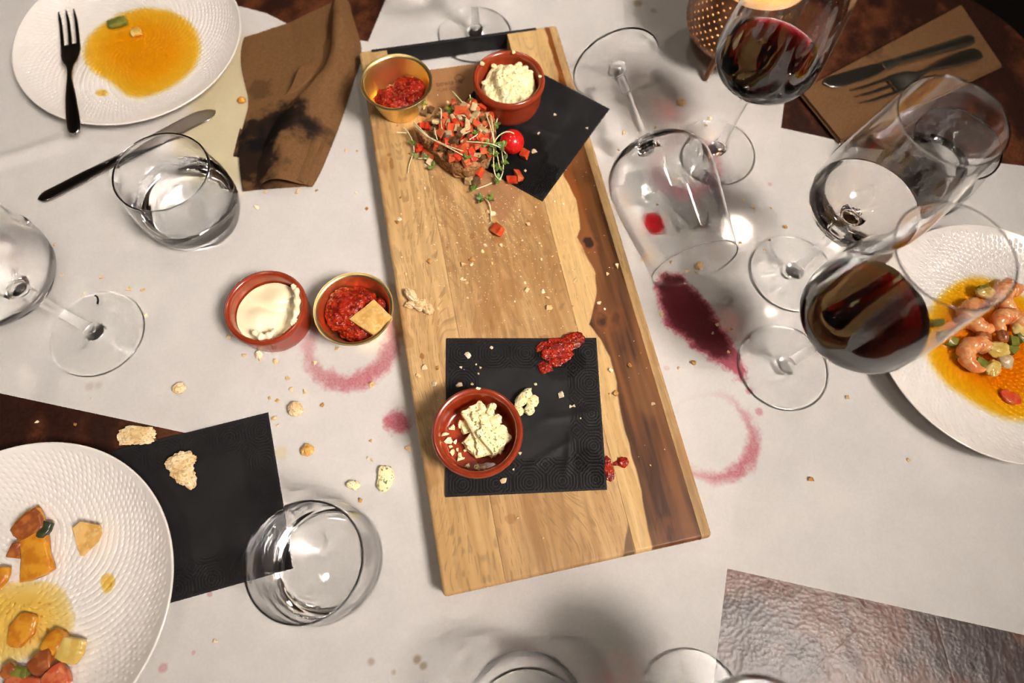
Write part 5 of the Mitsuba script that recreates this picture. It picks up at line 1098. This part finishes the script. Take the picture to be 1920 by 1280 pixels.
# ---------------------------------------------------------------- tumblers
def tumbler(x, y, label, level=None, wlabel=None, k=1.0):
    key = number('tumbler')
    outer = spline([(.030, .0004), (.0345, .0016), (.0385, .0075), (.0412, .0150), (.0430, .0270), (.0431, .0350), (.0424, .0450), (.0406, .0580), (.0390, .0680), (.0386, .0712)], 44)
    inner = spline([(.0372, .0712), (.0377, .0680), (.0394, .0580), (.0412, .0450), (.0418, .0350), (.0414, .0270), (.0394, .0175), (.0360, .0130), (.0300, .0112), (.015, .0105), (0, .0104)], 60)
    lip = [(.0383, .0718), (.0379, .0720), (.0375, .0718)]
    if level is None:
        prof = [(0, .0022), (.022, .0020), (.027, .0004)] + [tuple(q) for q in outer] + lip + [tuple(q) for q in inner]
        prof[-1] = (0, prof[-1][1]); put(key, at(lathe(prof, 120), x, y, PZ0), 'clear_glass', 40); tag(key, label, 'tumbler'); return
    up = [tuple(q) for q in inner if q[1] > level]; rl = float(np.interp(level, inner[::-1, 1], inner[::-1, 0])); dn = [(rl, level)] + [tuple(q) for q in inner if q[1] <= level]; dn[-1] = (0, dn[-1][1])
    prof = [(0, .0022), (.022, .0020), (.027, .0004)] + [tuple(q) for q in outer] + lip + up + [(rl, level)]
    put(key, at(lathe(prof, 120), x, y, PZ0), 'clear_glass', 40); tag(key, label, 'tumbler')
    w = number('water')
    mw = lathe(dn[::-1], 120); put(w + '__body', at(mw, x, y, PZ0), 'glass_water', True)
    put(w + '__surface', at(lathe([(rl, level), (rl * .97, level - .0003), (rl * .9, level - .0004), (rl * .5, level - .0004), (0, level - .0004)], 120), x, y, PZ0), 'water_air', True)
    tag(w, wlabel, 'water')
tumbler(-.2972, .2740, 'tumbler half full of water in front of the far left plate', .036, 'clear water in the tumbler in front of the far left plate')
tumbler(-.1236, -.0119, 'empty tumbler standing on the corner of the black napkin in the foreground')
tumbler(.3731, .3683, 'tumbler of water behind the glass of pale wine at the right', .036, 'clear water in the tumbler at the right')
tumbler(-.0150, .6170, 'tumbler at the top edge of the photo, only its base in view')
tumbler(0.0294, -0.1008, 'tumbler at the bottom edge of the photo, blurred in the foreground')

# ---------------------------------------------------------------- lantern
LX, LY, LR = .2010, .5260, .0530
def lantern_shell():
    o = spline([(0, .0190), (.020, .0193), (.036, .0225), (.047, .0310), (.0525, .0440), (.0535, .0560), (.0520, .0750), (.0495, .0960)], 40); o[0, 0] = 0
    i = o.copy()[::-1]; n = np.gradient(i, axis=0); n /= np.linalg.norm(n, axis=1, keepdims=True); i = i + np.c_[-n[:, 1], n[:, 0]] * -.0010; i[-1, 0] = 0; i = i[i[:, 0] >= 0]
    if i[0, 0] > o[-1, 0]: i = o.copy()[::-1] - np.array([.001, -.0]) ; i[:, 0] = np.maximum(i[:, 0], 0); i[:, 1] += .0008 * (i[:, 1] < .03)
    m = lathe([tuple(q) for q in o] + [tuple(q) for q in i], 80)
    m.merge_vertices()
    return o, m
lo, lm = lantern_shell()
if lm.volume < 0: lm = TM(lm.vertices, lm.faces[:, ::-1])
mani = m3.Manifold(m3.Mesh(lm.vertices.astype(np.float32), lm.faces.astype(np.uint32)))
pins = []
for r_, z in enumerate(np.arange(.0335, .091, .0046)):
    R0 = float(np.interp(z, lo[:, 1], lo[:, 0])); n_ = 38
    for k in range(n_):
        a = (k + .5 * (r_ % 2)) * 2 * np.pi / n_
        c = m3.Manifold.cylinder(.014, .00130, .00130, 8).translate([0, 0, -.007]).rotate([0, 90, 0]).rotate([0, 0, math.degrees(a)]).translate([R0 * math.cos(a), R0 * math.sin(a), z]); pins.append(c)
if mani.status() == m3.Error.NoError and mani.volume() > 0:
    cutm = m3.Manifold.batch_boolean(pins, m3.OpType.Add); lm = m2t(mani - cutm)
else: print('lantern shell not manifold', mani.status())
put('lantern__shell', at(lm, LX, LY, PZ0), 'copper_patina', 35); labels['lantern__shell'] = {'label': 'perforated copper shell'}
put('lantern__glass_liner', at(lathe([(.0, .0225), (.030, .0235), (.0440, .034), (.0480, .060), (.0462, .0985)], 64), LX, LY, PZ0), 'liner_glass', 40)
for k in range(3):
    a = math.radians(-118 + 120 * k); p0 = np.array([LX + .034 * math.cos(a), LY + .034 * math.sin(a), .0240]); p1 = np.array([LX + .044 * math.cos(a), LY + .044 * math.sin(a), .0008])
    child('lantern', 'leg', tube([p0, (p0 + p1) / 2, p1], [.0038, .0034, .0026], 14), 'copper_patina', 40)
tag('lantern', 'perforated copper tea light lantern on three pegs at the back', 'lantern')
put('tea_light__wax', at(lathe([(0, .0255), (.0185, .0255), (.0188, .0265), (.0188, .0395), (.0180, .0385), (0, .0375)], 40), LX, LY, PZ0), 'wax', 40)
fm = trimesh.creation.icosphere(subdivisions=2); v = np.array(fm.vertices) * [.0035, .0035, .008]; v[:, 0] *= 1 - .5 * np.clip(v[:, 2] / .008, 0, 1); v[:, 1] *= 1 - .5 * np.clip(v[:, 2] / .008, 0, 1)
scene['tea_light__flame'] = mikit.ply(TM(v + [LX, LY, .049], fm.faces), 'wax', smooth=True, emitter={'type': 'area', 'radiance': rgb(3.2, 1.8, .7)})
tag('tea_light', 'lit tea light inside the copper lantern', 'candle')

# ---------------------------------------------------------------- crumbs
gc = np.random.default_rng(99)
CM = ['crumb_tan_material', 'crumb_pale_material', 'crumb_brown_material']
crumb_mesh = [chunk((1, .8, .6), 900 + j, 0, .0) for j in range(8)]
def crumb(px, ground, size, label, group, mt=None):
    k = number('bread_crumb'); m = crumb_mesh[gc.integers(8)].copy(); m.apply_scale(size)
    put(k, drop(m, px[0], px[1], ground, gc.uniform(0, 6.28), 0, 0, sink=size * .06), mt or CM[[0, 0, 1, 1, 1, 0, 2][gc.integers(7)]], False); tag(k, label, 'crumb', group)
for q, s in zip([(-0.4516, 0.4153), (-0.2490, 0.2898), (-0.2446, 0.3067), (-0.2157, 0.3094), (-0.2143, 0.3126), (-0.1967, 0.3136), (-0.1595, 0.3142), (-0.1665, 0.3628), (-0.1467, 0.2982), (-0.1774, 0.3617), (-0.4034, 0.2050), (-0.3784, 0.1894), (-0.3411, 0.1959), (-0.3200, 0.1736), (-0.4203, 0.2347), (-0.3686, 0.2065), (-0.2267, 0.1457), (-0.2131, 0.1425), (-0.2143, 0.1457), (-0.1992, 0.1413), (-0.1666, 0.1431), (-0.1500, 0.1576), (-0.1153, 0.1280), (-0.1863, 0.1276), (-0.1813, 0.1187), (-0.1694, 0.1174), (-0.1978, 0.1099), (-0.1912, 0.1081), (-0.1531, 0.1072), (-0.1907, 0.0932), (-0.1864, 0.0877), (-0.1088, 0.0813), (-0.1088, 0.0673), (-0.1051, 0.0659), (-0.0776, 0.0777), (-0.1149, 0.0469), (-0.1093, 0.0337), (-0.2406, -0.0546), (-0.1978, -0.0735), (-0.3286, 0.1970), (-0.2440, 0.1603)], [.004, .006, .0045, .0045, .004, .0035, .003, .003, .004, .003, .003, .003, .005, .004, .0035, .004, .004, .0035, .0075, .005, .005, .005, .006, .004, .004, .004, .0035, .0045, .004, .005, .003, .0035, .003, .003, .006, .004, .004, .004, .003, .004, .005]):
    crumb(q, PZ0, s, 'bread crumb scattered on the white paper left of the board', 'crumbs on the paper left of the board')
for q, s in zip([(0.1178, 0.4056), (0.1271, 0.4197), (0.1795, 0.4270), (0.1831, 0.4354), (0.1623, 0.4159), (0.0966, 0.3313), (0.1100, 0.3356), (0.1387, 0.3180), (0.1464, 0.3199), (0.1019, 0.3081), (0.1466, 0.3605), (0.1509, 0.3383), (0.1543, 0.2858), (0.1424, 0.2973), (0.1500, 0.2980), (0.1690, 0.3232), (0.1596, 0.2960), (0.1336, 0.2777), (0.1405, 0.2677), (0.1556, 0.2597), (0.1591, 0.2954), (0.1640, 0.2594), (0.1739, 0.3002), (0.1841, 0.3035), (0.1652, 0.3134), (0.2387, 0.3351), (0.2221, 0.3341), (0.2287, 0.2881), (0.2510, 0.3149), (0.1899, 0.1838), (0.1934, 0.2058), (0.1590, 0.1713), (0.1458, 0.1653), (0.1315, 0.2143), (0.1769, 0.2003), (0.2908, 0.1512), (0.2345, 0.2989), (0.2065, 0.2946), (0.2525, 0.0791), (0.3356, 0.1014), (0.0957, 0.4100), (0.0906, 0.3886), (0.2127, 0.3417), (0.1285, 0.3283), (0.1232, 0.2841), (0.1815, 0.2084)], np.tile([.004, .003, .0035, .005, .003, .0045, .0028], 8)):
    crumb(q, PZ0, float(s), 'bread crumb scattered on the white paper right of the board', 'crumbs on the paper right of the board')
for j in range(70):
    u_, w_ = gc.uniform(-.095, .055), gc.uniform(-.06, .10)
    if j > 45: u_, w_ = gc.uniform(-.09, .095), gc.uniform(-.24, .19)
    x, y = to_board(u_, w_)
    crumb((x, y), BT, float(gc.uniform(.0012, .0032)), 'tiny bread crumb on the wood of the serving board', 'crumbs on the board')
for q, s in zip([(-0.1098, 0.2776), (-0.1112, 0.2742), (-0.0407, 0.2413), (-0.0408, 0.2376), (-0.0164, 0.2595), (0.0089, 0.2173), (0.0232, 0.2176), (0.0296, 0.2026), (-0.0477, 0.2230), (-0.0433, 0.2203), (0.0058, 0.2834), (-0.0307, 0.2923), (-0.0262, 0.2905), (0.0787, 0.2396), (0.0719, 0.2113), (0.0875, 0.2477), (0.0986, 0.1570), (0.0879, 0.1323), (0.1180, 0.1259), (-0.0736, 0.1332), (-0.0598, 0.1276), (-0.0593, 0.1413), (-0.0693, 0.1404), (-0.0323, 0.2516), (-0.0305, 0.2582), (-0.0474, 0.2381), (0.0832, 0.1511), (-0.0779, 0.2379), (0.0056, 0.2862)], np.tile([.005, .004, .0055, .0035, .004], 8)):
    crumb(q, BT, float(s), 'flaky bread crumb on the wood of the serving board', 'larger crumbs on the board')
for q, s in zip([(-0.0350, 0.1538), (-0.0343, 0.1515), (-0.0401, 0.1432), (-0.0373, 0.1416), (-0.0295, 0.1296), (-0.0397, 0.1278), (-0.0243, 0.1436), (-0.0252, 0.1390), (-0.0277, 0.1461), (-0.0163, 0.1620), (0.0430, 0.1267), (0.0512, 0.1176), (0.0534, 0.1178), (0.0593, 0.1091), (0.0218, 0.1339), (0.0056, 0.3605), (0.0093, 0.3825), (0.0235, 0.4061), (0.0092, 0.0642), (0.0133, 0.0769), (0.0021, 0.0555), (0.0551, 0.3933), (-0.0005, 0.3389)], np.tile([.006, .003, .003, .002, .003], 5)):
    crumb(q, NAP - .0008, float(s), 'bread crumb on one of the black napkins of the board', 'crumbs on the black napkins', 'crumb_pale_material')
for q, s in zip([(-0.3098, 0.0439), (-0.3813, 0.0748), (-0.3772, 0.0534), (-0.3447, 0.0967), (-0.3562, 0.0423), (-0.2812, 0.0633), (-0.2810, 0.0672), (-0.3500, 0.0752)], [.006, .003, .003, .003, .003, .003, .003, .003]):
    crumb(q, TOP_Z, s, 'bread crumb on the dark table at the near left', 'crumbs on the dark table')
for q in [(-0.2626, 0.4712), (-0.2697, 0.4382), (-0.2709, 0.4388), (-0.2463, 0.4400), (-0.2679, 0.3896), (-0.2594, 0.4182), (-0.2481, 0.3949), (-0.2688, 0.3595), (-0.2551, 0.3509), (-0.2565, 0.5278), (-0.2035, 0.4999), (-0.2612, 0.3553), (-0.2404, 0.4215)]:
    pass
dust = []
for j in range(900):
    if gc.random() < .75: u_, w_ = gc.normal(-.012, .032), gc.normal(.03, .05)
    else: u_, w_ = gc.uniform(-.09, .095), gc.uniform(-.2, .18)
    if abs(u_) > .098: continue
    x, y = to_board(u_, w_); s = gc.uniform(.0004, .0011); m = crumb_mesh[gc.integers(8)].copy(); m.apply_scale(s); dust.append(drop(m, x, y, BT, gc.uniform(0, 6)))
put('crumb_dust', cat(dust), 'crumb_pale_material', False); tag('crumb_dust', 'fine bread dust sprinkled over the serving board', 'crumbs', kind='stuff')
